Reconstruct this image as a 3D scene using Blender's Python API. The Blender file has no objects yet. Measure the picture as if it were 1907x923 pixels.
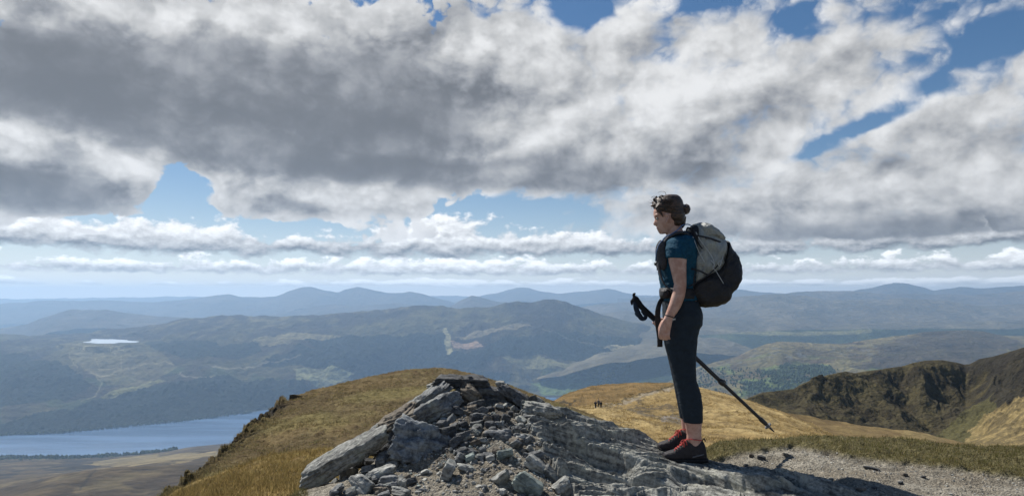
import bpy, bmesh, math, random
import numpy as np
from mathutils import Vector, Matrix

SC = bpy.context.scene
COL = SC.collection
random.seed(7)

# ------------------------------------------------------------------ camera
FPX, HX, HY, W_PX, H_PX = 1322.0, 953.5, 555.0, 1907.0, 923.0   # focal length / horizon in photo pixels
CAM_Z = 1.05
cam_d = bpy.data.cameras.new('camera')
cam = bpy.data.objects.new('camera', cam_d)
COL.objects.link(cam)
cam.location = (0, 0, CAM_Z)
cam.rotation_euler = (math.radians(90), 0, 0)
cam_d.sensor_fit = 'HORIZONTAL'
cam_d.sensor_width = 36.0
cam_d.lens = 36.0 * FPX / W_PX
cam_d.shift_y = (HY - H_PX / 2) / W_PX
cam_d.clip_start = 0.05
cam_d.clip_end = 300000
SC.camera = cam

# ------------------------------------------------------------------ sun
SUN_EL, SUN_AZ = math.radians(50), math.radians(-42)        # azimuth from +Y, negative = left
sun_dir = Vector((math.sin(SUN_AZ) * math.cos(SUN_EL), math.cos(SUN_AZ) * math.cos(SUN_EL), math.sin(SUN_EL)))
sun_d = bpy.data.lights.new('sun', 'SUN')
sun_d.energy = 4.9
sun_d.angle = math.radians(0.53)
sun_d.color = (1.0, 0.955, 0.88)
sun = bpy.data.objects.new('sun', sun_d)
COL.objects.link(sun)
sun.location = (-60, 60, 90)
sun.rotation_euler = (-sun_dir).to_track_quat('-Z', 'Y').to_euler()

# ------------------------------------------------------------------ view
vs = SC.view_settings
vs.view_transform = 'Standard'
vs.look = 'None'
vs.exposure = 0.32
vs.gamma = 1.0
vs.use_curve_mapping = False
SC.cycles.max_bounces = 5
SC.cycles.diffuse_bounces = 2
SC.cycles.glossy_bounces = 2
SC.cycles.transmission_bounces = 2
SC.cycles.volume_bounces = 2
SC.cycles.use_denoising = True

# ------------------------------------------------------------------ node helper
class NB:
    def __init__(self, tree):
        self.t = tree; self.n = tree.nodes; self.l = tree.links
    def put(self, sock, v):
        if v is None: return
        if hasattr(v, 'is_linked') or isinstance(v, bpy.types.NodeSocket):
            self.l.new(v, sock)
        else:
            sock.default_value = v
    def m(self, op, a, b=None, c=None, clamp=False):
        nd = self.n.new('ShaderNodeMath'); nd.operation = op; nd.use_clamp = clamp
        for i, v in enumerate((a, b, c)):
            if v is not None: self.put(nd.inputs[i], v)
        return nd.outputs[0]
    def vm(self, op, a, b=None, scale=None):
        nd = self.n.new('ShaderNodeVectorMath'); nd.operation = op
        self.put(nd.inputs[0], a)
        if b is not None: self.put(nd.inputs[1], b)
        if scale is not None: self.put(nd.inputs['Scale'], scale)
        return nd.outputs['Value'] if op in ('LENGTH', 'DOT_PRODUCT') else nd.outputs[0]
    def xyz(self, x, y, z=0.0):
        nd = self.n.new('ShaderNodeCombineXYZ')
        for i, v in enumerate((x, y, z)): self.put(nd.inputs[i], v)
        return nd.outputs[0]
    def sep(self, v):
        nd = self.n.new('ShaderNodeSeparateXYZ'); self.l.new(v, nd.inputs[0])
        return nd.outputs
    def sstep(self, v, a, b, lo=0.0, hi=1.0):
        nd = self.n.new('ShaderNodeMapRange'); nd.interpolation_type = 'SMOOTHSTEP'
        self.put(nd.inputs[0], v); self.put(nd.inputs[1], a); self.put(nd.inputs[2], b)
        self.put(nd.inputs[3], lo); self.put(nd.inputs[4], hi)
        return nd.outputs[0]
    def lin(self, v, a, b, lo=0.0, hi=1.0):
        nd = self.n.new('ShaderNodeMapRange')
        self.put(nd.inputs[0], v); self.put(nd.inputs[1], a); self.put(nd.inputs[2], b)
        self.put(nd.inputs[3], lo); self.put(nd.inputs[4], hi)
        return nd.outputs[0]
    def noise(self, vec, scale, detail=4, rough=0.5, dist=0.0, typ='FBM', dim='3D', lac=2.0, out=0):
        nd = self.n.new('ShaderNodeTexNoise'); nd.noise_dimensions = dim
        nd.noise_type = typ
        self.put(nd.inputs['Vector'], vec); self.put(nd.inputs['Scale'], scale)
        self.put(nd.inputs['Detail'], detail); self.put(nd.inputs['Roughness'], rough)
        self.put(nd.inputs['Lacunarity'], lac); self.put(nd.inputs['Distortion'], dist)
        return nd.outputs[out]
    def voronoi(self, vec, scale, detail=0.0, rough=0.5, feature='F1', smooth=0.5, out='Distance', rnd=1.0, dim='3D'):
        nd = self.n.new('ShaderNodeTexVoronoi'); nd.feature = feature; nd.voronoi_dimensions = dim
        self.put(nd.inputs['Vector'], vec); self.put(nd.inputs['Scale'], scale)
        if 'Detail' in nd.inputs: self.put(nd.inputs['Detail'], detail); self.put(nd.inputs['Roughness'], rough)
        if feature == 'SMOOTH_F1': self.put(nd.inputs['Smoothness'], smooth)
        self.put(nd.inputs['Randomness'], rnd)
        return nd.outputs[out]
    def mix(self, f, a, b, typ='MIX'):
        nd = self.n.new('ShaderNodeMix'); nd.data_type = 'RGBA'; nd.blend_type = typ
        self.put(nd.inputs[0], f)
        for i, v in ((6, a), (7, b)):
            if isinstance(v, (tuple, list)) and len(v) == 3: v = (*v, 1.0)
            self.put(nd.inputs[i], v)
        return nd.outputs[2]
    def fmix(self, f, a, b):
        nd = self.n.new('ShaderNodeMix'); nd.data_type = 'FLOAT'
        self.put(nd.inputs[0], f); self.put(nd.inputs[2], a); self.put(nd.inputs[3], b)
        return nd.outputs[0]
    def grey(self, v):
        nd = self.n.new('ShaderNodeCombineColor')
        for i in range(3): self.put(nd.inputs[i], v)
        return nd.outputs[0]
    def ramp(self, f, stops, interp='LINEAR'):
        nd = self.n.new('ShaderNodeValToRGB'); nd.color_ramp.interpolation = interp
        el = nd.color_ramp.elements
        while len(el) < len(stops): el.new(0.5)
        for e, (p, c) in zip(el, stops):
            e.position = p; e.color = (*c, 1.0) if len(c) == 3 else c
        self.put(nd.inputs[0], f)
        return nd.outputs[0]

# ------------------------------------------------------------------ world: sky with cloud layers
world = bpy.data.worlds.new('World')
SC.world = world
world.use_nodes = True
nt = world.node_tree
nt.nodes.clear()
B = NB(nt)
wout = nt.nodes.new('ShaderNodeOutputWorld')
bg = nt.nodes.new('ShaderNodeBackground')
nt.links.new(bg.outputs[0], wout.inputs[0])
sky = nt.nodes.new('ShaderNodeTexSky')
sky.sky_type = 'NISHITA'
sky.sun_disc = False
sky.sun_elevation = SUN_EL
sky.sun_rotation = SUN_AZ
sky.altitude = 1000
sky.air_density = 1.0
sky.dust_density = 0.6
sky.ozone_density = 2.0
SKY_STRENGTH = 0.075
tc = nt.nodes.new('ShaderNodeTexCoord')
D = tc.outputs['Generated']
dx, dy, dz = B.sep(D)[0:3]
AZ = B.m('ARCTAN2', dx, dy)                    # radians, 0 along +Y
EL = B.m('ARCSINE', B.m('MINIMUM', B.m('MAXIMUM', dz, -1.0), 1.0))
ELp = B.m('MAXIMUM', EL, 0.0)

def ae(px, py):
    x, z = (px - HX) / FPX, (HY - py) / FPX
    return math.atan2(x, 1.0), math.atan2(z, math.sqrt(1 + x * x))
PX = 1.0 / FPX

A0 = B.xyz(AZ, EL, 0.0)
# gentle large-scale warp so that no outline is a clean ellipse
wv = B.noise(B.xyz(B.m('MULTIPLY', AZ, 6.0), B.m('MULTIPLY', EL, 11.0), 3.1), 1.0, 2, 0.5, out=1, dim='2D')
wv = B.vm('SUBTRACT', wv, (0.5, 0.5, 0.5))
A1 = B.vm('ADD', A0, B.vm('MULTIPLY', wv, (0.075, 0.045, 0.0)))

def blob(vec, px, py, rx, ry, rot=0.0, edge0=1.0, edge1=0.0):
    """soft ellipse around a direction; 1 inside, 0 at its rim"""
    a, e = ae(px, py)
    p = B.vm('SUBTRACT', vec, (a, e, 0.0))
    if rot:
        nd = B.n.new('ShaderNodeVectorRotate'); nd.rotation_type = 'Z_AXIS'
        B.l.new(p, nd.inputs['Vector']); nd.inputs['Angle'].default_value = -math.radians(rot)
        p = nd.outputs[0]
    p = B.vm('MULTIPLY', p, (1.0 / (rx * PX), 1.0 / (ry * PX), 0.0))
    return B.sstep(B.vm('LENGTH', p), edge0, edge1)

def total(items):
    s = None
    for v, w in items:
        t = B.m('MULTIPLY', v, w)
        s = t if s is None else B.m('ADD', s, t)
    return s

# cloud noise: the same field read twice, the second time a little nearer the sun, gives lit and shaded sides
def puff(vec, su, sv, seed, detail=9, rough=0.56):
    p = B.vm('MULTIPLY', vec, (su, sv, 0.0))
    p = B.vm('ADD', p, (seed, seed * 1.7, seed * 0.3))
    n = B.noise(p, 1.0, detail, rough, 0.0, dim='2D')
    return n
def puff_pair(vec, su, sv, seed, off, detail=9, rough=0.56):
    n0 = puff(vec, su, sv, seed, detail, rough)
    n1 = puff(B.vm('ADD', vec, (off[0] * PX, off[1] * PX, 0.0)), su, sv, seed, 4, rough)
    return n0, B.m('SUBTRACT', n0, n1)
# --- clear sky, paler towards the horizon
hs = nt.nodes.new('ShaderNodeHueSaturation')
nt.links.new(sky.outputs[0], hs.inputs['Color'])
hs.inputs['Saturation'].default_value = 1.25
clear = B.vm('SCALE', hs.outputs[0], scale=SKY_STRENGTH)
hz = B.m('POWER', 2.718, B.m('MULTIPLY', ELp, -1.0 / 0.050))
colr = B.mix(B.m('MULTIPLY', hz, 0.88), clear, (1.25, 1.20, 1.16))

def over(col, rgb, alpha):
    return B.mix(alpha, col, rgb)

def tint(lum, warm=0.0):
    cool = B.vm('MULTIPLY', B.grey(lum), (0.955, 0.985, 1.06))
    wht = B.vm('MULTIPLY', B.grey(lum), (1.0, 1.0, 1.0))
    return B.mix(B.sstep(lum, 0.18, 0.6), cool, wht)

def row(col, base_py, h_px, su, sv, seed, opac, lo, hi, extra=None, thr=0.5, low=2.6):
    eb, h = ae(HX, base_py)[1], h_px * PX
    n, r = puff_pair(A0, su, sv, seed, (-4, 7), 8, 0.6)
    lowf = B.noise(B.xyz(B.m('MULTIPLY', AZ, low), seed, 0.0), 1.0, 3, 0.55, dim='2D')
    t = B.m('DIVIDE', B.m('SUBTRACT', EL, eb), h)
    cov = B.m('ADD', B.m('MULTIPLY', n, 1.3), B.m('MULTIPLY', lowf, 1.1))
    if extra is not None: cov = B.m('ADD', cov, extra)
    cov = B.m('SUBTRACT', cov, B.m('MULTIPLY', t, 0.62))
    a = B.sstep(cov, thr + 0.30, thr + 0.47)
    base = B.sstep(B.m('ADD', t, B.m('MULTIPLY', B.m('SUBTRACT', n, 0.5), 0.9)), -0.14, 0.10)
    a = B.m('MULTIPLY', B.m('MULTIPLY', a, base), opac)
    lum = B.m('ADD', B.lin(t, 0.0, 0.55, lo, hi), B.m('MULTIPLY', r, 1.5))
    lum = B.m('ADD', lum, B.m('MULTIPLY', B.m('SUBTRACT', n, 0.5), 0.5))
    lum = B.m('MINIMUM', B.m('MAXIMUM', lum, lo * 0.8), 1.4)
    return over(col, tint(lum), a)

colr = row(colr, 533, 16, 16, 70, 4.3, 0.85, 0.75, 1.5, thr=0.44)
colr = row(colr, 510, 36, 24, 48, 9.7, 0.92, 0.46, 1.25, thr=0.40)
ex = total([(blob(A0, 790, 425, 110, 60), 0.35), (blob(A0, 330, 440, 160, 60), 0.15), (blob(A0, 60, 430, 120, 60), 0.2),
            (blob(A0, 1650, 490, 500, 60), -0.35)])
colr = row(colr, 474, 54, 18, 32, 2.2, 0.97, 0.24, 0.98, extra=ex, thr=0.34)

# --- the big cloud masses
A2 = B.vm('ADD', A0, B.vm('MULTIPLY', wv, (0.022, 0.018, 0.0)))
n0, rel = puff_pair(A2, 7.5, 10.0, 5.6, (-14, 26), 8, 0.55)
n2 = puff(A2, 24.0, 30.0, 1.3, 6, 0.53)
vw = B.vm('MULTIPLY', B.xyz(B.m('SUBTRACT', n2, 0.5), B.m('SUBTRACT', n0, 0.5), 0.0), (1.3, 1.3, 0.0))
vor = B.voronoi(B.vm('ADD', B.vm('MULTIPLY', A2, (20.0, 27.0, 0.0)), vw), 1.0, 2.0, 0.55, 'F1', dim='2D')
bil = B.m('SUBTRACT', 0.42, vor)                                        # round heads of cumulus
cover = total([
    (blob(A1, 430, 150, 900, 250, 0, 1.0, 0.45), 0.70), (blob(A1, 1230, 170, 520, 250, 0, 1.0, 0.3), 0.50), (blob(A1, 1000, 300, 600, 80, 0, 1.0, 0.3), 0.65),
    (blob(A0, 1690, 390, 520, 100, 0, 1.0, 0.4), 0.70), (blob(A1, 1760, 270, 360, 95), 0.55), (blob(A0, 70, 335, 270, 85, 0, 1.0, 0.3), 0.8),
    (blob(A1, 580, 378, 340, 48, 0, 1.0, 0.3), 0.75), (blob(A1, 1260, 400, 280, 56), 0.65), (blob(A1, 1780, 170, 300, 120), 0.40), (blob(A1, 1560, 120, 260, 90, 30), 0.35),
    (blob(A1, 325, 362, 100, 78), -1.45), (blob(A0, 930, 402, 200, 46), -1.3), (blob(A0, 400, 424, 330, 20), -1.3),
    (blob(A1, 1080, 15, 100, 50), -1.1), (blob(A1, 1500, 45, 85, 48), -0.9), (blob(A1, 1340, -5, 150, 28), -0.85),
    (blob(A1, 1875, 72, 112, 56, 15), -1.25), (blob(A1, 1590, 230, 165, 26, 20), -1.15), (blob(A1, 1740, 150, 100, 30, 35), -0.5)])
soft = B.sstep(AZ, ae(820, 0)[0], ae(1050, 0)[0])                       # the right-hand masses fray, the left-hand ones are crisp
cover = B.m('ADD', cover, B.m('MULTIPLY', B.m('SUBTRACT', n0, 0.5), 1.3))
cover = B.m('ADD', cover, B.m('MULTIPLY', B.m('SUBTRACT', n2, 0.5), B.fmix(soft, 0.90, 0.65)))
cover = B.m('ADD', cover, B.m('MULTIPLY', bil, 0.60))
cover = B.m('SUBTRACT', cover, B.sstep(EL, ae(HX, 440)[1], ae(HX, 488)[1], 0.0, 1.6))
cover = B.m('ADD', cover, B.sstep(EL, ae(HX, 20)[1], ae(HX, -260)[1], 0.64, 0.30))      # unseen deck overhead thinned so that it lights the shadows less
alpha = B.sstep(cover, B.fmix(soft, 0.44, 0.18), B.fmix(soft, 0.66, 0.98))
lumi = total([
    (blob(A1, 470, 195, 640, 150, 0, 1.0, 0.45), -0.36), (blob(A1, 900, 322, 520, 46, 0, 1.0, 0.35), -0.30), (blob(A1, 720, 235, 420, 55), -0.10),
    (blob(A1, 60, 150, 300, 100), -0.20), (blob(A1, 780, 80, 240, 90), -0.20), (blob(A1, 1260, 280, 220, 60), -0.16),
    (blob(A0, 1640, 436, 440, 40, 0, 1.0, 0.3), -0.32), (blob(A1, 1310, 325, 110, 34), -0.26), (blob(A0, 1600, 385, 360, 40), -0.18),
    (blob(A0, 60, 352, 215, 50, 0, 1.0, 0.4), -0.40), (blob(A1, 560, 390, 130, 22), -0.34), (blob(A1, 1500, 325, 300, 40), -0.12),
    (blob(A1, 400, 25, 260, 60), 0.16), (blob(A1, 1000, 40, 110, 80), 0.12), (blob(A1, 1150, 160, 330, 130), 0.12),
    (blob(A1, 215, 320, 80, 70), 0.22), (blob(A1, 20, 250, 170, 45), 0.30), (blob(A1, 1500, 260, 240, 50, 15), 0.10)])
lumi = B.m('ADD', lumi, B.sstep(EL, ae(HX, 40)[1], 0.75, 0.63, 0.30))      # unseen overhead bases darkened to cut the fill light
calm = B.sstep(lumi, 0.20, 0.5, 0.32, 1.0)                              # dark bases are smooth
tex = total([(rel, 1.25), (B.m('SUBTRACT', n2, 0.5), B.fmix(soft, 0.36, 0.22)), (B.m('SUBTRACT', n0, 0.5), 0.42), (bil, B.fmix(soft, 0.22, 0.12))])
lumi = B.m('ADD', lumi, B.m('MULTIPLY', tex, calm))
lumi = B.m('ADD', lumi, B.sstep(cover, 1.0, 0.5, 0.0, 0.14))            # thin rims are bright
lumi = B.m('SMOOTH_MIN', B.m('SMOOTH_MAX', lumi, 0.17, 0.16), 0.86, 0.12)
colr = over(colr, tint(lumi), alpha)
# below the horizon the world is only the dim ground colour
colr = B.mix(B.sstep(EL, -0.02, -0.06), colr, (0.16, 0.17, 0.17))
nt.links.new(colr, bg.inputs['Color'])
bg.inputs['Strength'].default_value = 0.80
world.cycles.sampling_method = 'MANUAL'
world.cycles.sample_map_resolution = 512
# ------------------------------------------------------------------ numpy noise
def _hash(ix, iy, seed):
    h = (ix.astype(np.int64) * 374761393 + iy.astype(np.int64) * 668265263 + seed * 974711) & 0xFFFFFFFF
    h = ((h ^ (h >> 13)) * 1274126177) & 0xFFFFFFFF
    h = (h ^ (h >> 16)) & 0xFFFFFFFF
    return h
def perlin(x, y, seed=0):
    x = np.asarray(x, float); y = np.asarray(y, float)
    x, y = np.broadcast_arrays(x, y)
    ix, iy = np.floor(x), np.floor(y)
    fx, fy = x - ix, y - iy
    ux, uy = fx * fx * fx * (fx * (fx * 6 - 15) + 10), fy * fy * fy * (fy * (fy * 6 - 15) + 10)
    ix = ix.astype(np.int64); iy = iy.astype(np.int64)
    def g(ox, oy):
        a = _hash(ix + ox, iy + oy, seed) * (2 * math.pi / 4294967296.0)
        return np.cos(a) * (fx - ox) + np.sin(a) * (fy - oy)
    n00, n10, n01, n11 = g(0, 0), g(1, 0), g(0, 1), g(1, 1)
    a = n00 + ux * (n10 - n00); b = n01 + ux * (n11 - n01)
    return (a + uy * (b - a)) * 1.5
def fbm(x, y, octv=5, seed=0, gain=0.5, lac=2.03):
    s = 0.0; a = 1.0; t = 0.0
    for o in range(octv):
        s = s + a * perlin(np.asarray(x) + 13.7 * o, np.asarray(y) - 7.1 * o, seed + o * 17)
        t += a; a *= gain; x = np.asarray(x) * lac; y = np.asarray(y) * lac
    return s / t * 1.4
def ridged(x, y, octv=5, seed=0, gain=0.5, lac=2.03):
    s = 0.0; a = 1.0; t = 0.0
    for o in range(octv):
        s = s + a * (1 - 2 * np.abs(perlin(np.asarray(x) + 5.3 * o, np.asarray(y) + 9.2 * o, seed + o * 31)))
        t += a; a *= gain; x = np.asarray(x) * lac; y = np.asarray(y) * lac
    return s / t
def sst(x, a, b):
    t = np.clip((x - a) / (b - a), 0, 1)
    return t * t * (3 - 2 * t)
def lerp(a, b, t):
    t = np.asarray(t)[..., None]
    return np.asarray(a) * (1 - t) + np.asarray(b) * t
def pl(px, spec, sm=0):
    """a polyline over photo columns, or a constant"""
    if isinstance(spec, (int, float)): return np.full_like(px, float(spec))
    xs, ys = zip(*spec)
    v = np.interp(px, xs, ys)
    if sm:
        k = np.hanning(2 * sm + 3)[1:-1]; k /= k.sum()
        v = np.convolve(np.pad(v, sm, mode='edge'), k, 'valid')
    return v
def poly_mask(px, py, pts):
    """inside test for a polygon"""
    inside = np.zeros(px.shape, bool)
    n = len(pts)
    for i in range(n):
        x1, y1 = pts[i]; x2, y2 = pts[(i + 1) % n]
        if y1 == y2: continue
        c = ((y1 > py) != (y2 > py)) & (px < (x2 - x1) * (py - y1) / (y2 - y1) + x1)
        inside ^= c
    return inside.astype(float)
def line_dist(px, py, pts):
    d = np.full(px.shape, 1e9)
    for (x1, y1), (x2, y2) in zip(pts[:-1], pts[1:]):
        vx, vy = x2 - x1, y2 - y1
        t = np.clip(((px - x1) * vx + (py - y1) * vy) / (vx * vx + vy * vy), 0, 1)
        d = np.minimum(d, np.hypot(px - x1 - t * vx, py - y1 - t * vy))
    return d
def pchip_rows(vals, tt):
    """monotone cubic through K rows (uniform knots), sampled at tt in 0..K-1"""
    K = vals.shape[0]
    d = np.diff(vals, axis=0)
    m = np.zeros_like(vals)
    for k in range(1, K - 1):
        a, b = d[k - 1], d[k]
        ok = a * b > 0
        m[k] = np.where(ok, 2 * a * b / np.where(ok, a + b, 1.0), 0.0)
    m[0], m[-1] = d[0], d[-1]
    i = np.clip(np.floor(tt).astype(int), 0, K - 2); f = (tt - i)[:, None]
    h00 = 2 * f**3 - 3 * f**2 + 1; h10 = f**3 - 2 * f**2 + f; h01 = -2 * f**3 + 3 * f**2; h11 = f**3 - f**2
    return h00 * vals[i] + h10 * m[i] + h01 * vals[i + 1] + h11 * m[i + 1]

def world_pt(px, py, Y):
    return Vector(((px - HX) / FPX * Y, Y, CAM_Z - (py - HY) / FPX * Y))

# ------------------------------------------------------------------ object helpers
def set_props(o, label=None, cat=None, group=None, kind=None):
    if label: o['label'] = label
    if cat: o['category'] = cat
    if group: o['group'] = group
    if kind: o['kind'] = kind
    return o
def link(name, me, mat=None, parent=None):
    o = bpy.data.objects.new(name, me); COL.objects.link(o)
    if mat is not None: me.materials.append(mat)
    if parent is not None: o.parent = parent
    return o
def grid_mesh(name, V, ny, nx, col=None, smooth=True, extra=None):
    me = bpy.data.meshes.new(name)
    n = ny * nx
    me.vertices.add(n)
    me.vertices.foreach_set('co', V.reshape(-1).astype(np.float32))
    i = np.arange(ny - 1)[:, None] * nx + np.arange(nx - 1)[None, :]
    q = np.stack([i, i + 1, i + nx + 1, i + nx], -1).reshape(-1, 4)
    nf = len(q)
    me.loops.add(nf * 4); me.polygons.add(nf)
    me.loops.foreach_set('vertex_index', q.reshape(-1).astype(np.int32))
    me.polygons.foreach_set('loop_start', (np.arange(nf) * 4).astype(np.int32))
    me.polygons.foreach_set('loop_total', np.full(nf, 4, np.int32))
    me.polygons.foreach_set('use_smooth', np.full(nf, smooth))
    me.update(calc_edges=True)
    if col is not None: add_col(me, 'tone', col)
    for k, v in (extra or {}).items():
        at = me.attributes.new(k, 'FLOAT', 'POINT'); at.data.foreach_set('value', np.asarray(v, np.float32).reshape(-1))
    return me
def add_col(me, name, col):
    at = me.attributes.new(name, 'FLOAT_COLOR', 'POINT')
    c = np.ones((len(me.vertices), 4), np.float32); c[:, :3] = np.asarray(col, np.float32).reshape(-1, 3)
    at.data.foreach_set('color', c.reshape(-1))

def sheet(px0, px1, nx, rows, per, back=(), sm=3):
    """rows: near -> far, each (Y, py) as polylines over photo columns; returns X,Y,Z,px,py grids and a crest parameter"""
    px = np.linspace(px0, px1, nx)
    Ys = np.array([np.log(pl(px, r[0], sm)) for r in rows])
    Ps = np.array([pl(px, r[1], sm) for r in rows])
    tt = np.concatenate([np.linspace(k, k + 1, n, endpoint=False) for k, n in enumerate(per)] + [[len(rows) - 1.0]])
    Y = np.exp(pchip_rows(Ys, tt)); P = pchip_rows(Ps, tt)
    Z = CAM_Z - (P - HY) / FPX * Y
    t = np.repeat(tt[:, None], nx, 1)
    for fy, fz in back:
        Y = np.vstack([Y, Y[len(tt) - 1] * (1 + fy)]); Z = np.vstack([Z, Z[len(tt) - 1] - Y[len(tt) - 1] * fz])
        t = np.vstack([t, np.full((1, nx), len(rows) - 1.0)])
    PXg = np.repeat(px[None, :], Y.shape[0], 0)
    X = (PXg - HX) / FPX * Y
    PYg = HY + (CAM_Z - Z) / Y * FPX
    return X, Y, Z, PXg, PYg, t

# ------------------------------------------------------------------ materials
def new_mat(name):
    m = bpy.data.materials.new(name); m.use_nodes = True
    m.node_tree.nodes.clear()
    b = NB(m.node_tree)
    out = b.n.new('ShaderNodeOutputMaterial'); bs = b.n.new('ShaderNodeBsdfPrincipled')
    b.l.new(bs.outputs[0], out.inputs[0])
    return m, b, bs
def bump(b, bs, h, strength=0.5, dist=0.01):
    nd = b.n.new('ShaderNodeBump'); nd.inputs['Strength'].default_value = strength; nd.inputs['Distance'].default_value = dist
    b.l.new(h, nd.inputs['Height']); b.l.new(nd.outputs[0], bs.inputs['Normal'])
def attr(b, name, out='Color'):
    nd = b.n.new('ShaderNodeAttribute'); nd.attribute_name = name
    return nd.outputs[out]
def pos(b):
    return b.n.new('ShaderNodeNewGeometry').outputs['Position']
def terrain_mat(name, scales, bstr=0.6, bdist=1.0, rough=0.95, squash=(1, 1, 1), contrast=0.55, spec=0.1):
    m, b, bs = new_mat(name)
    p = b.vm('MULTIPLY', pos(b), squash)
    n1 = b.noise(p, scales[0], 6, 0.6); n2 = b.noise(p, scales[1], 5, 0.6)
    f = b.m('ADD', b.m('MULTIPLY', n1, 0.5), b.m('MULTIPLY', n2, 0.5))
    f = b.lin(f, 0.30, 0.70, 1.0 - contrast, 1.0 + contrast)
    b.l.new(b.vm('MULTIPLY', attr(b, 'tone'), b.grey(f)), bs.inputs['Base Color'])
    bs.inputs['Roughness'].default_value = rough
    bs.inputs['Specular IOR Level'].default_value = spec
    bump(b, bs, b.m('ADD', n1, n2), bstr, bdist)
    return m

M_FAR = terrain_mat('far_moor', (0.0045, 0.024), 1.0, 40.0, contrast=0.85)
M_RIDGE = terrain_mat('far_ridge', (0.0014, 0.007), 1.0, 90.0, contrast=0.6)
M_HILL = terrain_mat('hill_grass', (0.5, 3.2), 1.0, 0.35, squash=(0.5, 1, 1), contrast=0.55)
M_CRAG = terrain_mat('crag', (0.06, 0.5), 1.0, 2.0, contrast=0.6)
M_MOOR = terrain_mat('near_moor', (0.008, 0.05), 1.0, 10.0, squash=(0.5, 1, 1), contrast=0.8)

def struct(name, g, mat, col):
    X, Y, Z = g[:3]
    me = grid_mesh(name, np.stack([X, Y, Z], -1), X.shape[0], X.shape[1], col)
    o = link(name, me, mat); o['kind'] = 'structure'
    return o
BACK = ((0.02, 0.004), (0.08, 0.03), (0.2, 0.12), (0.5, 0.3))

# ------------------------------------------------------------------ base ground far below, and the loch
LOCH_Z = -900.0
gv = [(-40000, -4000, LOCH_Z - 25), (40000, -4000, LOCH_Z - 25), (40000, 29500, LOCH_Z - 25), (-40000, 29500, LOCH_Z - 25)]
me = bpy.data.meshes.new('valley_ground'); me.from_pydata(gv, [], [(0, 1, 2, 3)])
add_col(me, 'tone', [(0.10, 0.11, 0.05)] * 4)
o = link('valley_ground', me, M_FAR); o['kind'] = 'structure'

def water_mat(name, base, rough):
    m, b, bs = new_mat(name)
    bs.inputs['Base Color'].default_value = (*base, 1)
    bs.inputs['Roughness'].default_value = rough
    bs.inputs['IOR'].default_value = 1.33
    n = b.noise(b.vm('MULTIPLY', pos(b), (0.02, 0.05, 0.02)), 1.0, 4, 0.6)
    n2 = b.noise(b.vm('MULTIPLY', pos(b), (0.0009, 0.006, 0.002)), 1.0, 3, 0.5)
    b.l.new(b.lin(n2, 0.3, 0.7, rough * 0.7, rough * 1.5), bs.inputs['Roughness'])
    b.l.new(b.mix(b.sstep(n2, 0.4, 0.62), tuple(v * 0.92 for v in base), tuple(v * 1.22 for v in base)), bs.inputs['Base Color'])
    bump(b, bs, n, 0.35, 2.0)
    return m
M_LOCH = water_mat('loch_water', (0.085, 0.15, 0.26), 0.16)
me = bpy.data.meshes.new('loch')
me.from_pydata([(-9000, 3300, LOCH_Z), (400, 3300, LOCH_Z), (400, 6600, LOCH_Z), (-9000, 6600, LOCH_Z)], [], [(0, 1, 2, 3)])
o = link('loch', me, M_LOCH); o['kind'] = 'structure'

# ------------------------------------------------------------------ far bank: from the loch shore up to the broad moor ridge
def Yz(py, z): return (CAM_Z - z) * FPX / (py - HY)
shore = [(-500, 838), (-200, 822), (0, 811), (100, 807), (200, 798), (300, 788), (380, 780), (440, 772), (500, 764), (600, 752), (760, 745), (1000, 742), (1400, 742), (1800, 745)]
shoreY = [(p, Yz(q, LOCH_Z - 6)) for p, q in shore]
crestG = [(-500, 632), (0, 626), (60, 627), (150, 624), (215, 617), (260, 611), (330, 598), (400, 591), (450, 590), (510, 593), (555, 590), (640, 586), (690, 580), (730, 576), (780, 572), (830, 573), (870, 574), (915, 574), (935, 567), (960, 564), (985, 566), (1010, 561), (1045, 565), (1075, 574), (1110, 587), (1160, 600), (1210, 610), (1300, 618), (1500, 622), (1900, 622)]
rowsG = [
    ([(p, y * 0.93) for p, y in shoreY], [(p, q + 26) for p, q in shore]),
    (shoreY, [(p, q - 0.5) for p, q in shore]),
    ([(-500, 5100), (0, 5250), (300, 5600), (470, 6000), (700, 6700), (1000, 6900), (1250, 6800), (1900, 6700)],
     [(-500, 750), (0, 745), (100, 742), (200, 738), (300, 735), (470, 722), (600, 715), (760, 712), (900, 716), (1000, 722), (1100, 724), (1300, 720), (1900, 715)]),
    ([(-500, 5900), (0, 6050), (400, 6400), (800, 7300), (1050, 7500), (1300, 7500), (1900, 7500)],
     [(-500, 690), (0, 688), (150, 682), (250, 682), (400, 680), (550, 672), (700, 664), (850, 662), (950, 665), (1080, 684), (1200, 690), (1300, 685), (1900, 680)]),
    ([(-500, 7200), (0, 7300), (400, 7500), (900, 8100), (1300, 8500), (1900, 8600)],
     [(-500, 652), (0, 650), (200, 646), (300, 640), (450, 630), (600, 622), (750, 612), (900, 608), (1000, 606), (1100, 622), (1200, 640), (1300, 650), (1900, 650)]),
    ([(-500, 8400), (0, 8500), (400, 8700), (900, 8900), (1200, 9300), (1900, 9600)], crestG)]
g = sheet(-500, 1900, 1000, rowsG, (8, 60, 80, 90, 90), BACK, sm=6)
X, Y, Z, P, Q, T = g
land = sst(T, 1.05, 2.0)
rg = ridged(X / 1300, Y / 1500, 5, 3)
Z = Z + land * (rg * 62 + fbm(X / 420, Y / 560, 5, 9) * 52 + fbm(X / 130, Y / 150, 3, 19) * 15) * np.where(T > 4.0, 1.0 - 0.45 * (T - 4.0), 1.0)
blot = fbm(X / 900, Y / 1500, 5, 41); fine = fbm(X / 180, Y / 320, 4, 77); patch = fbm(X / 2600, Y / 3600, 4, 5)
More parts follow.
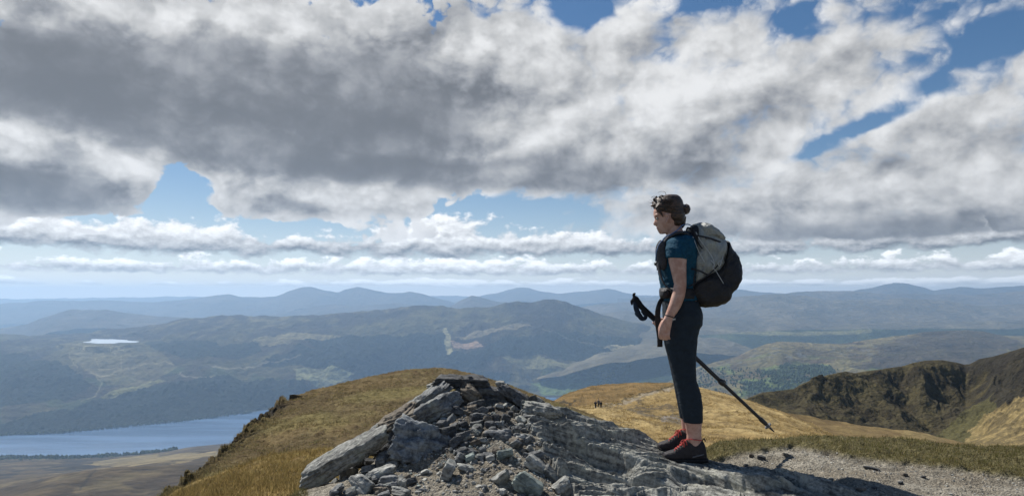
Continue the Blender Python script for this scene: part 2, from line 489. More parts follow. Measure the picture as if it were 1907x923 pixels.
moor = lerp((0.036, 0.028, 0.02), (0.092, 0.083, 0.037), sst(blot + 0.5 * fine, -0.3, 0.4))  # dark heather blotches also stand in for cloud shade
moor = lerp(moor, (0.15, 0.125, 0.058), sst(fine + 0.5 * patch, 0.25, 0.75) * 0.7)
FOREST_AND_SHADE = np.array((0.008, 0.016, 0.012)); WOOD = np.array((0.045, 0.065, 0.022))
col = moor
jx, jy = P + 9 * fine + 12 * fbm(X / 300, Y / 500, 3, 88), Q + 4 * fine
forests_and_shade = [
    [(150, 760), (190, 742), (250, 730), (330, 722), (420, 712), (480, 708), (560, 716), (560, 760), (470, 768), (380, 781), (250, 797), (130, 806), (-500, 840), (-500, 790), (0, 790), (90, 775)],
    [(266, 650), (300, 643), (380, 647), (470, 643), (487, 655), (440, 670), (370, 678), (300, 664)],
    [(487, 682), (520, 664), (570, 655), (640, 660), (640, 690), (560, 688)],
    [(570, 640), (640, 626), (760, 630), (825, 618), (832, 662), (900, 660), (905, 638), (960, 632), (1040, 626), (1120, 628), (1200, 640), (1300, 655), (1300, 700), (1180, 690), (1100, 680), (1010, 664), (930, 672), (900, 692), (820, 686), (720, 700), (620, 700), (600, 668)],
    [(640, 700), (760, 690), (860, 690), (960, 704), (930, 722), (820, 730), (660, 726)],
    [(-500, 690), (-60, 668), (40, 664), (130, 690), (160, 720), (120, 745), (20, 760), (-500, 780)],  # this patch is cloud shade, painted as dark as the forest
    [(1100, 690), (1210, 694), (1300, 700), (1300, 745), (1180, 735), (1130, 715)]]
fm = np.zeros_like(P)
for f in forests_and_shade: fm = np.maximum(fm, poly_mask(jx, jy, f))
fm = np.maximum(fm, sst(blot + 0.3 * patch, 0.34, 0.42) * (Q > 640) * (Q < 730) * (P > 560))
fm *= sst(T, 1.0, 1.05)
col = lerp(col, FOREST_AND_SHADE, fm * 0.94)
wd = sst(fbm(X / 260, Y / 420, 4, 61), 0.1, 0.3) * (Q > 690) * (1 - fm)
col = lerp(col, WOOD, wd * 0.75)
def paint(col, pts, c, k=1.0, j=1.0):
    return lerp(col, c, poly_mask(P + (jx - P) * j * 0.4, Q + (jy - Q) * j * 0.4, pts) * k)
col = paint(col, [(838, 638), (886, 635), (900, 655), (846, 655)], (0.34, 0.23, 0.16), 0.95, 0.3)
col = paint(col, [(825, 611), (835, 611), (838, 635), (846, 662), (832, 664), (828, 640)], (0.36, 0.33, 0.18), 0.95, 1.4)
col = paint(col, [(846, 628), (900, 616), (960, 610), (1000, 614), (940, 620), (880, 630)], (0.27, 0.22, 0.13), 0.85)
col = paint(col, [(1120, 652), (1146, 650), (1206, 662), (1232, 676), (1190, 675), (1150, 663)], (0.36, 0.31, 0.18), 0.95, 0.5)
col = paint(col, [(935, 673), (1005, 668), (1062, 684), (1140, 706), (1100, 708), (1030, 694), (975, 690)], (0.20, 0.185, 0.085), 0.9)
col = paint(col, [(1064, 690), (1098, 684), (1146, 702), (1130, 709), (1090, 700)], (0.45, 0.39, 0.20), 0.95)
col = paint(col, [(985, 712), (1060, 706), (1140, 712), (1130, 732), (1010, 736)], (0.13, 0.19, 0.06), 0.8, 1.6)
col = paint(col, [(100, 650), (200, 652), (300, 665), (330, 690), (280, 715), (200, 718), (150, 690)], (0.185, 0.16, 0.078), 0.6)
col = paint(col, [(180, 738), (260, 716), (310, 712), (250, 735), (200, 752)], (0.24, 0.23, 0.09), 0.7)
col = paint(col, [(545, 694), (620, 690), (660, 706), (600, 728), (545, 716)], (0.26, 0.26, 0.13), 0.7, 2.0)
col = paint(col, [(460, 640), (560, 622), (640, 628), (560, 640), (500, 650)], (0.27, 0.23, 0.11), 0.7)
for ln, c, wdt in (([(130, 668), (160, 660), (200, 655), (232, 664)], (0.46, 0.40, 0.24), 0.9), ([(130, 672), (136, 682), (142, 688)], (0.46, 0.40, 0.24), 0.8),
                   ([(160, 700), (190, 705), (235, 688), (300, 680), (325, 684)], (0.40, 0.34, 0.2), 0.8), ([(175, 675), (185, 690), (230, 690)], (0.4, 0.34, 0.2), 0.7),
                   ([(180, 705), (190, 718), (178, 735), (150, 752)], (0.4, 0.36, 0.2), 1.0), ([(395, 692), (470, 684), (560, 668)], (0.42, 0.36, 0.25), 0.8),
                   ([(340, 704), (335, 708), (346, 712), (400, 714)], (0.5, 0.44, 0.33), 0.8), ([(205, 660), (225, 676), (226, 690)], (0.38, 0.33, 0.2), 0.7),
                   ([(1010, 620), (1060, 640), (1130, 650)], (0.3, 0.26, 0.2), 0.8)):
    col = lerp(col, c, sst(line_dist(P + 3 * fine, Q + 1.5 * fine, ln), wdt * 1.8, wdt * 0.5) * 0.42)
col = col * 0.78  # whole bank darkened in its colour in place of cloud shadows
# trees give the forest a rough top, the painted shade patch gets it too
Z = Z + fm * np.abs(fbm(X / 45, Y / 60, 2, 101)) * 22
# hollow for the reservoir
_d = np.hypot(P - 204, (Q - 645) * 3); _i = np.unravel_index(np.argmin(_d), _d.shape)
TARN_Y, TARN_Z = float(Y[_i]), float(Z[_i])
def tarn_outline(cx, cy, hw, hh, grow=1.0):
    out = []
    for i in range(40):
        a = 2 * math.pi * i / 40
        r = (1 + 0.16 * math.sin(3 * a + 1) + 0.1 * math.sin(5 * a) + 0.07 * math.sin(9 * a + 2)) * grow
        py = cy + hh * r * math.sin(a); px = cx + hw * r * math.cos(a)
        yq = Yz(py, TARN_Z); out.append(((px - HX) / FPX * yq, yq))
    return out
TARN_C = HY + (CAM_Z - TARN_Z) / TARN_Y * FPX
_m = poly_mask(X, Y, tarn_outline(204, TARN_C, 46, 4.0, 1.22))
Z = Z * (1 - _m) + (TARN_Z - 4) * _m
_m2 = poly_mask(X, Y, tarn_outline(204, TARN_C, 46, 4.0, 1.9)) * (1 - _m)
Z = Z * (1 - 0.7 * _m2) + (TARN_Z + 1) * 0.7 * _m2
g = (X, Y, Z)
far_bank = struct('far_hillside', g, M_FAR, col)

# small reservoir high on the far moor
M_LAKE = water_mat('reservoir_water', (0.30, 0.36, 0.42), 0.5)
me = bpy.data.meshes.new('reservoir')
me.from_pydata([(x, y, TARN_Z) for x, y in tarn_outline(204, TARN_C, 46, 4.0)], [], [list(range(40))[::-1]])
o = link('reservoir', me, M_LAKE); o['kind'] = 'structure'

# ------------------------------------------------------------------ farther ridges
def ridge(name, crest, Yc, drop, tone, amp, seed, px0=-400, px1=2300, nx=700, depth=0.12, tone2=None):
    if not isinstance(Yc, (int, float)): yn = [(p, y * (1 - depth)) for p, y in Yc]; ym = [(p, y * (1 - depth * 0.45)) for p, y in Yc]
    else: yn, ym = Yc * (1 - depth), Yc * (1 - depth * 0.45)
    g = sheet(px0, px1, nx, [(yn, [(p, q + drop) for p, q in crest]), (ym, [(p, q + drop * 0.45) for p, q in crest]), (Yc, crest)], (26, 26), BACK, sm=2)
    X, Y, Z, P, Q, T = g
    k = np.where(T < 1.9, 1.0, 0.55)
    Z = Z + k * amp * (0.7 * ridged(X / (amp * 22), Y / (amp * 30), 5, seed) + 0.5 * fbm(X / (amp * 7), Y / (amp * 9), 4, seed + 5))
    c = lerp(tone, tone2 or tuple(1.5 * v for v in tone), sst(fbm(X / (amp * 14), Y / (amp * 20), 5, seed + 9), -0.3, 0.5))
    return struct(name, (X, Y, Z), M_RIDGE, c)
MO = (0.055, 0.045, 0.034)
ridge('horizon_hills', [(-400, 559), (0, 557), (150, 556), (300, 553), (340, 552), (420, 556), (640, 552), (700, 549), (800, 551), (900, 552), (1000, 551), (1150, 551), (1270, 549), (1400, 547), (1560, 547), (1800, 546), (2300, 548)], 27500, 16, MO, 75, 2)
ridge('distant_peak', [(1180, 556), (1250, 551), (1290, 545), (1330, 541), (1375, 540), (1410, 543), (1470, 547), (1540, 546), (1590, 542), (1625, 536), (1645, 530), (1668, 527), (1690, 528), (1712, 534), (1740, 541), (1765, 537), (1790, 534), (1830, 538), (1856, 535), (1880, 534), (1907, 532), (2000, 530), (2300, 540)], 18500, 26, MO, 55, 11, px0=1150)
ridge('distant_range', [(780, 575), (830, 566), (862, 558), (900, 550), (925, 546), (945, 540), (968, 535), (985, 537), (1005, 543), (1040, 547), (1075, 544), (1105, 541), (1132, 538), (1152, 542), (1180, 549), (1230, 556), (1300, 562), (1400, 575)], 22500, 26, MO, 64, 21, px0=760, px1=1420, nx=350)
ridge('blue_range', [(-400, 572), (-100, 570), (0, 567), (60, 562), (90, 560), (150, 561), (200, 559), (260, 563), (300, 562), (340, 558), (375, 554), (400, 551), (425, 548), (450, 552), (490, 554), (515, 553), (530, 546), (548, 539), (565, 535), (585, 536), (605, 542), (630, 546), (645, 539), (665, 534), (690, 539), (715, 545), (740, 547), (765, 543), (790, 549), (815, 556), (850, 566), (900, 578), (960, 590)], 18500, 40, MO, 66, 31, px0=-400, px1=980, nx=600)
ridge('grey_foothills', [(480, 592), (540, 580), (590, 570), (625, 566), (660, 571), (700, 567), (745, 565), (790, 570), (830, 578), (900, 590)], 15600, 26, MO, 48, 37, px0=470, px1=910, nx=260)
ridge('middle_peak', [(800, 588), (835, 572), (860, 559), (878, 551), (895, 554), (925, 561), (960, 566), (1000, 572), (1060, 585)], 14500, 30, MO, 45, 44, px0=790, px1=1070, nx=200)
ridge('left_moor_hill', [(-400, 622), (-100, 622), (0, 612), (50, 604), (85, 590), (110, 582), (135, 577), (165, 578), (195, 577), (230, 583), (280, 588), (340, 592), (420, 600), (520, 612)], 12000, 34, MO, 42, 51, px0=-400, px1=540, nx=400)
ridge('pale_moor', [(960, 606), (1030, 576), (1080, 572), (1130, 566), (1180, 562), (1250, 558), (1300, 556), (1360, 553), (1420, 551), (1470, 545), (1530, 541), (1590, 543), (1650, 548), (1720, 547), (1800, 550), (1860, 546), (1907, 542), (2000, 538), (2300, 540)], 15000, 36, (0.075, 0.06, 0.042), 48, 61, px0=950, px1=2300, nx=500)
ridge('wide_moor', [(960, 640), (1060, 600), (1100, 586), (1160, 580), (1230, 582), (1320, 560), (1390, 552), (1440, 548), (1500, 551), (1545, 559), (1600, 560), (1680, 556), (1760, 560), (1830, 570), (1907, 566), (2300, 560)], 12200, 70, (0.085, 0.07, 0.046), 42, 71, px0=950, px1=2300, nx=600, depth=0.25)
ridge('lower_moor', [(1000, 640), (1120, 612), (1220, 596), (1300, 590), (1370, 594), (1420, 604), (1480, 616), (1560, 606), (1700, 600), (1907, 598), (2300, 596)], 9800, 70, (0.085, 0.072, 0.045), 34, 81, px0=1000, px1=2300, nx=600, depth=0.30)

# ------------------------------------------------------------------ valley woods in front of the right-hand moors and the green hill
rowsV = [([(1000, 5600), (2300, 5400)], [(1000, 760), (2300, 770)]), ([(1000, 6900), (2300, 6800)], [(1000, 700), (1300, 690), (2300, 680)]),
         ([(1000, 8300), (2300, 8200)], [(1000, 660), (1200, 640), (1300, 624), (1400, 618), (1500, 614), (1620, 612), (2300, 610)])]
g = sheet(1000, 2300, 400, rowsV, (40, 50), BACK, sm=5)
X, Y, Z, P, Q, T = g
n = fbm(X / 700, Y / 1600, 5, 7)
Z = Z + fbm(X / 500, Y / 900, 4, 17) * 18 - 160 * sst(P, 1250, 1080)
c = lerp((0.016, 0.03, 0.018), (0.055, 0.07, 0.03), sst(n, 0.1, 0.5))
c = lerp(c, (0.25, 0.23, 0.11), sst(line_dist(P, Q, [(1330, 616), (1480, 622), (1620, 616)]), 5, 2) * 0.6)
struct('valley_woods', (X, Y, Z), M_FAR, c)

crestH = [(1180, 745), (1240, 712), (1300, 683), (1340, 672), (1375, 662), (1400, 651), (1425, 641), (1450, 637), (1490, 637), (1525, 640), (1560, 641), (1600, 635), (1640, 629), (1680, 625), (1720, 618), (1760, 616), (1800, 615), (1835, 618), (1860, 624), (1890, 626), (1960, 626), (2300, 640)]
rowsH = [([(1150, 3600), (1907, 3300), (2300, 3300)], [(1150, 800), (1400, 775), (1907, 800), (2300, 800)]),
         ([(1150, 4200), (1907, 4000), (2300, 4000)], [(1150, 765), (1300, 728), (1450, 715), (1600, 706), (1907, 700), (2300, 700)]),
         ([(1150, 4700), (1907, 4900), (2300, 4900)], [(1150, 755), (1240, 730), (1340, 700), (1450, 672), (1600, 668), (1760, 655), (1907, 655), (2300, 660)]),
         ([(1150, 5000), (1450, 5300), (1907, 6200), (2300, 6200)], crestH)]
g = sheet(1150, 2300, 620, rowsH, (20, 70, 80), BACK, sm=3)
X, Y, Z, P, Q, T = g
k = np.where(T > 2.4, 1 - 0.75 * (T - 2.4) / 0.6, 1.0)
n1, n2, n3 = fbm(X / 330, Y / 420, 5, 3), fbm(X / 90, Y / 110, 4, 6), ridged(X / 420, Y / 600, 5, 8)
Z = Z + k * (n3 * 20 + n1 * 16 + n2 * 6)
c = lerp((0.085, 0.068, 0.036), (0.14, 0.120, 0.056), sst(n1 + 0.5 * n2, -0.2, 0.4))
c = lerp(c, (0.075, 0.055, 0.04), sst(fbm(X / 260, Y / 200, 4, 66), 0.1, 0.5) * 0.8)
c = lerp(c, (0.13, 0.19, 0.05), sst(fbm(X / 200, Y / 260, 4, 26), 0.15, 0.4) * sst(Q, 650, 690) * 0.6)
woods = poly_mask(P + 10 * n2, Q + 6 * n1, [(1440, 690), (1480, 676), (1530, 684), (1560, 700), (1560, 735), (1380, 740), (1390, 712)]) * sst(n2 + n1, -0.35, 0.1)
rock = sst(fbm(X / 60, Y / 90, 4, 99) + 0.4 * n3, 0.35, 0.6) * (T > 2)
c = lerp(c, (0.03, 0.055, 0.022), woods * 0.85); c = lerp(c, (0.10, 0.10, 0.09), rock * 0.7)
c = lerp(c, (0.20, 0.165, 0.085), sst(T, 2.5, 2.95) * sst(n1 + 0.5 * n2, -0.5, 0.2) * 0.7)
c = lerp(c, (0.05, 0.042, 0.034), poly_mask(P + 40 * n1, Q + 8 * n2, [(1700, 622), (1760, 600), (1850, 600), (1900, 640), (1880, 690), (1600, 690), (1640, 655)]) * 0.75)  # cloud shadow over the right part, painted in dark like heather
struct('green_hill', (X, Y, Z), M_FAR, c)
HILL_G = (X, Y, Z, P, Q, woods)

# ------------------------------------------------------------------ moor on our side of the loch
nearshore = [(-400, 858), (0, 851), (60, 852), (150, 851), (250, 846), (310, 840), (350, 832), (390, 828), (430, 824), (500, 815), (600, 805)]
rowsE = [(1100, [(-400, 1010), (600, 1000)]),
         (1700, [(-400, 925), (0, 907), (90, 888), (160, 876), (240, 870), (330, 868), (420, 860), (600, 850)]),
         (1820, [(-400, 930), (0, 911), (90, 891), (160, 879), (240, 873), (330, 870), (420, 862), (600, 852)]),
         (2500, [(-400, 900), (0, 893), (150, 880), (300, 858), (420, 848), (600, 840)]),
         (3300, [(-400, 872), (0, 868), (150, 864), (300, 850), (420, 836), (600, 825)]),
         ([(p, Yz(q, LOCH_Z + 4)) for p, q in nearshore], nearshore),
         ([(p, Yz(q, LOCH_Z - 12) + 60) for p, q in nearshore], [(p, q + 1) for p, q in nearshore])]
g = sheet(-400, 600, 480, rowsE, (30, 10, 60, 60, 60, 8), ((0.01, 0.01),), sm=4)
X, Y, Z, P, Q, T = g
n1, n2 = fbm(X / 260, Y / 420, 5, 3), fbm(X / 60, Y / 130, 4, 8)
Z = Z + np.where(T < 5, 1, 0) * (n1 * 10 + n2 * 3.0) * sst(T, 5.0, 4.2)
c = lerp((0.05, 0.036, 0.022), (0.085, 0.062, 0.034), sst(n1 + n2 * 0.5, -0.3, 0.4))
c = lerp(c, (0.022, 0.019, 0.017), sst(fbm(X / 420, Y / 240, 5, 14), -0.1, 0.15) * sst(T, 1.9, 2.1) * sst(P, 330, 230) * 0.9)
c = lerp(c, (0.14, 0.11, 0.055), sst(fbm(X / 160, Y / 110, 5, 15), 0.1, 0.4) * 0.6)
c = lerp(c, (0.19, 0.15, 0.075), poly_mask(P + 20 * n2, Q + 4 * n1, [(170, 862), (240, 852), (330, 846), (400, 838), (420, 846), (330, 860), (220, 870)]) * 0.8)
c = lerp(c, (0.03, 0.026, 0.02), sst(line_dist(P, Q, [(178, 876), (165, 890), (150, 905)]), 3.0, 1.2) * 0.7)
struct('moor_slope', (X, Y, Z), M_MOOR, c)
SHORE = nearshore

# ------------------------------------------------------------------ crag ridge to the right
crestD = [(1380, 748), (1396, 740), (1420, 730), (1450, 727), (1478, 724), (1490, 716), (1520, 704), (1550, 697), (1575, 692), (1592, 695), (1610, 692), (1650, 686), (1685, 681), (1700, 676), (1722, 672), (1755, 671), (1780, 675), (1796, 679), (1806, 678), (1825, 668), (1850, 664), (1880, 655), (1907, 647), (1960, 636), (2050, 628), (2300, 620)]
rowsD = [([(1350, 260), (1700, 300), (1907, 260), (2300, 230)], [(1350, 840), (1700, 850), (1907, 860), (2300, 870)]),
         ([(1350, 330), (1600, 400), (1760, 420), (1907, 340), (2300, 300)], [(1350, 790), (1500, 790), (1650, 815), (1760, 826), (1830, 822), (1907, 815), (2300, 800)]),
         ([(1350, 390), (1600, 470), (1800, 490), (1907, 430), (2300, 400)], [(1350, 770), (1500, 760), (1650, 762), (1760, 765), (1830, 762), (1907, 748), (2300, 735)]),
         ([(1350, 420), (1600, 520), (1800, 540), (1907, 500), (2300, 480)], crestD)]
g = sheet(1350, 2300, 820, rowsD, (30, 80, 130), BACK, sm=2)
X, Y, Z, P, Q, T = g
kk = sst(T, 0.8, 1.6) * np.where(T > 2.75, 1 - 0.93 * (T - 2.75) / 0.25, 1.0) * (0.45 + 0.55 * sst(P, 1430, 1560))
wob = fbm(X / 60, Y / 60, 3, 5) * 0.6
rib = ridged(X / 36 + wob - Y * 0.010, Y / 160, 4, 12)
rough = ridged(X / 11, Y / 12, 4, 23)
crg = sst(P + 40 * fbm(X / 40, Y / 40, 3, 2), 1770, 1850)
X2, Y2 = X, Y
Z2 = Z + kk * (rib * 6.5 + fbm(X / 20, Y / 22, 4, 15) * 4.0 + rough * (0.7 + 1.9 * crg) + fbm(X / 5, Y / 5, 3, 43) * 0.7)
Z = Y * 1.0                                                    # patterns below run across the slope
c = lerp((0.044, 0.036, 0.020), (0.078, 0.065, 0.031), sst(fbm(X / 18, Z / 14, 4, 3) + 0.4 * rib, -0.35, 0.45))  # dark base tones also carry the cloud shade lying on the ridge
c = lerp(c, (0.022, 0.02, 0.018), sst(rough + 0.5 * fbm(X / 30, Z / 30, 3, 77), 0.15 - 0.25 * crg, 0.7 - 0.3 * crg) * (0.30 + 0.45 * crg))
c = lerp(c, (0.085, 0.078, 0.032), poly_mask(P + 14 * fbm(X / 20, Z / 20, 3, 4), Q, [(1720, 830), (1760, 805), (1830, 760), (1850, 750), (1850, 790), (1800, 830)]) * 0.75)
gold = poly_mask(P + 10 * fbm(X / 9, Z / 9, 3, 4), Q + 6 * fbm(X / 14, Z / 14, 3, 5), [(1790, 850), (1800, 815), (1840, 785), (1880, 768), (1910, 762), (2300, 740), (2300, 870)])
c = lerp(c, (0.25, 0.19, 0.085), gold * (1 - 0.55 * sst(rough + 0.6 * fbm(X / 4, Y / 4, 3, 9), 0.2, 0.6)))
struct('crag_ridge', (X2, Y2, Z2), M_CRAG, c)

# brown slope between the golden hill and the crag
rowsC2 = [(150, [(1400, 900), (2000, 900)]), (190, [(1400, 800), (1600, 820), (2000, 860)]),
          ([(1400, 210), (2000, 230)], [(1400, 762), (1470, 768), (1500, 774), (1560, 783), (1620, 794), (1665, 800), (1700, 802), (1730, 807), (1765, 818), (1830, 832), (2000, 850)])]
g = sheet(1400, 2000, 260, rowsC2, (10, 40), BACK, sm=3)
X, Y, Z, P, Q, T = g
n1 = fbm(X / 8, Y / 14, 5, 3)
Z = Z + n1 * 0.5
c = lerp((0.15, 0.105, 0.05), (0.20, 0.145, 0.065), sst(n1, -0.3, 0.4))
c = lerp(c, (0.24, 0.185, 0.085), poly_mask(P + 8 * n1, Q + 2 * n1, [(1655, 815), (1690, 803), (1740, 808), (1770, 822)]) * 0.6)
struct('brown_slope', (X, Y, Z), M_HILL, c)

# ------------------------------------------------------------------ col and golden hill with the footpath
crestC = [(900, 790), (960, 775), (1000, 762), (1030, 746), (1050, 735), (1075, 725), (1100, 718), (1130, 714), (1165, 711), (1200, 710), (1240, 711), (1270, 715), (1300, 720), (1340, 731), (1380, 742), (1420, 753), (1460, 767), (1500, 784), (1530, 797), (1552, 807), (1600, 826), (1700, 870), (1900, 960)]
rowsC = [(24, [(900, 1080), (1900, 1080)]), (45, [(900, 930), (1200, 880), (1500, 860), (1900, 1000)]),
         ([(900, 95), (1300, 90), (1900, 80)], [(900, 850), (1060, 815), (1200, 806), (1400, 815), (1500, 828), (1600, 845), (1900, 970)]),
         ([(900, 150), (1100, 150), (1300, 145), (1552, 130), (1900, 110)], [(900, 805), (1060, 768), (1110, 762), (1200, 768), (1300, 775), (1400, 780), (1500, 805), (1552, 818), (1900, 965)]),
         ([(900, 185), (1100, 195), (1250, 190), (1552, 150), (1900, 120)], [(900, 797), (1000, 770), (1060, 748), (1150, 741), (1256, 732), (1330, 741), (1400, 757), (1480, 785), (1552, 812), (1900, 962)]),
         ([(900, 210), (1035, 235), (1130, 260), (1256, 235), (1400, 200), (1552, 160), (1900, 125)], crestC)]
g = sheet(900, 1900, 900, rowsC, (6, 40, 70, 60, 50), BACK, sm=4)
X, Y, Z, P, Q, T = g
n1, n2, n3 = fbm(X / 5, Y / 13, 5, 3), fbm(X / 1.3, Y / 3.2, 4, 6), fbm(X / 22, Y / 40, 4, 8)
Z = Z + (n1 * 0.45 + n2 * 0.22) * np.where(T > 4.8, 0.5, 1.0) + n3 * 0.7
c = lerp((0.25, 0.178, 0.076), (0.36, 0.27, 0.125), sst(n3 + n1 * 0.6, -0.35, 0.4))
c = lerp(c, (0.13, 0.09, 0.042), sst(n1 + 0.7 * n2, 0.12, 0.55) * 0.75)
brown = poly_mask(P + 6 * n1, Q + 2 * n2, [(900, 800), (1000, 760), (1035, 735), (1100, 700), (1300, 700), (1262, 716), (1205, 733), (1130, 748), (1050, 755), (960, 800)])
c = lerp(c, lerp((0.135, 0.092, 0.04), (0.19, 0.125, 0.052), sst(n1, -0.3, 0.3)), brown * 0.95)
lowb = poly_mask(P + 14 * n3, Q + 3 * n1, [(1090, 788), (1200, 800), (1300, 812), (1420, 818), (1400, 860), (1000, 860), (1040, 790)])
c = lerp(c, (0.20, 0.14, 0.06), lowb * 0.7 * sst(n1, -0.6, 0.4))
peat = poly_mask(P + 16 * n1 + 6 * n2, Q + 4 * n1, [(1165, 755), (1195, 742), (1250, 750), (1282, 770), (1296, 786), (1255, 788), (1205, 774)]) * sst(n1 + 0.9 * n2, -0.25, 0.2)
c = lerp(c, (0.085, 0.07, 0.05), peat * 0.75)
for ln, w_, cc, k_ in (([(1108, 759), (1125, 754), (1150, 749), (1175, 744), (1205, 735), (1232, 727), (1258, 720)], 2.6, (0.23, 0.20, 0.155), 0.85),
                       ([(1128, 753), (1170, 741), (1205, 731), (1258, 717)], 1.2, (0.05, 0.045, 0.03), 0.8),
                       ([(1120, 758), (1150, 757), (1170, 762), (1195, 770), (1225, 778), (1270, 784), (1300, 786)], 2.6, (0.12, 0.10, 0.07), 0.8),
                       ([(1235, 780), (1250, 774), (1268, 778), (1285, 783)], 4.2, (0.20, 0.18, 0.16), 0.75),
                       ([(1034, 757), (1050, 748), (1062, 752), (1072, 746)], 1.7, (0.045, 0.04, 0.03), 0.9),
                       ([(1140, 772), (1165, 778), (1175, 784)], 1.2, (0.5, 0.38, 0.2), 0.8)):
    c = lerp(c, cc, sst(line_dist(P + 3 * n1, Q + 1.6 * n2, ln), w_ * 1.35, w_ * 0.6) * k_)
struct('golden_hill', (X, Y, Z), M_HILL, c)
COLG = (X, Y, Z, P, Q)

# ------------------------------------------------------------------ brown hill behind the cairn
crestB = [(150, 1050), (230, 985), (270, 945), (292, 921), (312, 893), (335, 878), (365, 858), (395, 838), (420, 818), (440, 800), (458, 783), (470, 772), (485, 756), (497, 746), (512, 739), (545, 734), (590, 724), (640, 711), (690, 699), (740, 690), (790, 685), (820, 684), (850, 687), (890, 697), (940, 713), (990, 731), (1040, 748), (1090, 766), (1150, 790), (1230, 825), (1350, 880)]
rowsB = [(9, [(150, 1500), (1350, 1500)]), (14, [(150, 1130), (400, 1060), (900, 1060), (1350, 1100)]),
         ([(150, 18), (292, 22), (500, 26), (800, 28), (1350, 30)], [(150, 1080), (292, 940), (400, 915), (560, 895), (800, 885), (1350, 960)]),
         ([(150, 20), (292, 26), (400, 36), (500, 44), (800, 46), (1000, 50), (1350, 48)], [(150, 1070), (292, 932), (400, 868), (470, 835), (560, 808), (800, 790), (1000, 805), (1350, 920)]),
         ([(150, 22), (292, 29), (400, 41), (500, 56), (650, 66), (800, 70), (1000, 80), (1350, 66)], [(150, 1060), (292, 926), (400, 850), (470, 795), (560, 760), (650, 740), (800, 722), (1000, 757), (1350, 900)]),
         ([(150, 24), (292, 31), (400, 44), (500, 62), (650, 80), (800, 92), (1000, 108), (1350, 80)], crestB)]
g = sheet(150, 1350, 1000, rowsB, (6, 30, 70, 80, 70), BACK, sm=3)
X, Y, Z, P, Q, T = g
n1, n2, n3 = fbm(X / 2.6, Y / 4.2, 5, 3), fbm(X / 0.55, Y / 0.9, 4, 6), fbm(X / 11, Y / 18, 4, 8)
kc = np.where(T > 4.8, 0.6, 1.0)
Z = Z + kc * (n1 * 0.20 + np.maximum(n2, -0.1) * 0.20) + n3 * 0.30 * kc
edge = sst(P - (np.interp(Q, [684, 739, 800, 860, 923, 1100], [780, 512, 440, 362, 292, 200])), 60 + 20 * n3, 5)   # broken ground along the left lip
edge *= (Q > 735)
Z = Z - edge * np.clip(ridged(X / 1.7, Y / 3.0, 4, 33), 0, 1) * 1.3
c = lerp((0.112, 0.084, 0.041), (0.155, 0.12, 0.058), sst(n1 * 0.6 + n3, -0.35, 0.4))
c = lerp(c, (0.075, 0.05, 0.025), sst(n2 + 0.5 * n1, 0.05, 0.5) * 0.75)
c = lerp(c, (0.19, 0.135, 0.06), sst(fbm(X / 9, Y / 22, 4, 88), 0.1, 0.5) * 0.4)
c = lerp(c, (0.155, 0.135, 0.05), sst(n3 + 0.3 * n1, 0.0, 0.5) * 0.55)
c = lerp(c, (0.135, 0.115, 0.042), sst(Q + 15 * n3, 840, 900) * 0.6)
c = lerp(c, (0.036, 0.034, 0.03), edge * sst(ridged(X / 1.7, Y / 3.0, 4, 33), 0.25, 0.55) * 0.9)
c = lerp(c, (0.10, 0.065, 0.035), sst(line_dist(P + 6 * n1, Q + 1.2 * n2, [(712, 695), (740, 691), (768, 692), (776, 694)]), 5, 2) * 0.6)
struct('brown_hill', (X, Y, Z), M_HILL, c)
HILLB = (X, Y, Z, P, Q)

# nearer bank of paler grass below the cairn
crestN = [(200, 1010), (280, 948), (330, 915), (380, 893), (430, 878), (490, 858), (540, 846), (600, 836), (660, 832), (720, 836), (800, 850), (950, 900), (1100, 980)]
rowsN = [(5.5, [(200, 1900), (1100, 1900)]), (8, [(200, 1180), (560, 1000), (1100, 1150)]),
         ([(200, 11), (560, 12), (1100, 11)], [(200, 1060), (330, 950), (560, 900), (720, 895), (1100, 1060)]),
         ([(200, 14), (400, 16), (660, 18), (1100, 15)], crestN)]
g = sheet(200, 1100, 620, rowsN, (6, 40, 80), BACK, sm=6)
X, Y, Z, P, Q, T = g
n1, n2, n3 = fbm(X / 0.9, Y / 1.3, 5, 13), fbm(X / 0.22, Y / 0.33, 4, 16), fbm(X / 3.5, Y / 5, 4, 18)
Z = Z + (n1 * 0.075 + n2 * 0.045) + n3 * 0.10
brk = poly_mask(P + 14 * n1, Q + 8 * n1, [(385, 905), (410, 893), (430, 893), (420, 903), (395, 913)])
Z = Z - brk * 0.22
c = lerp((0.15, 0.115, 0.048), (0.225, 0.165, 0.062), sst(n1 + n3, -0.35, 0.45))
c = lerp(c, (0.15, 0.10, 0.045), sst(n2 + 0.5 * n1, 0.15, 0.6) * 0.7)
c = lerp(c, (0.19, 0.155, 0.06), sst(n3, 0.05, 0.5) * 0.6)
c = lerp(c, (0.05, 0.042, 0.03), brk * 0.9)
M_BANK = terrain_mat('bank_grass', (2.2, 9.0), 0.9, 0.05, squash=(0.6, 1, 1), contrast=0.45)
struct('grassy_bank', (X, Y, Z), M_BANK, c)
BANK = (X, Y, Z, P, Q)
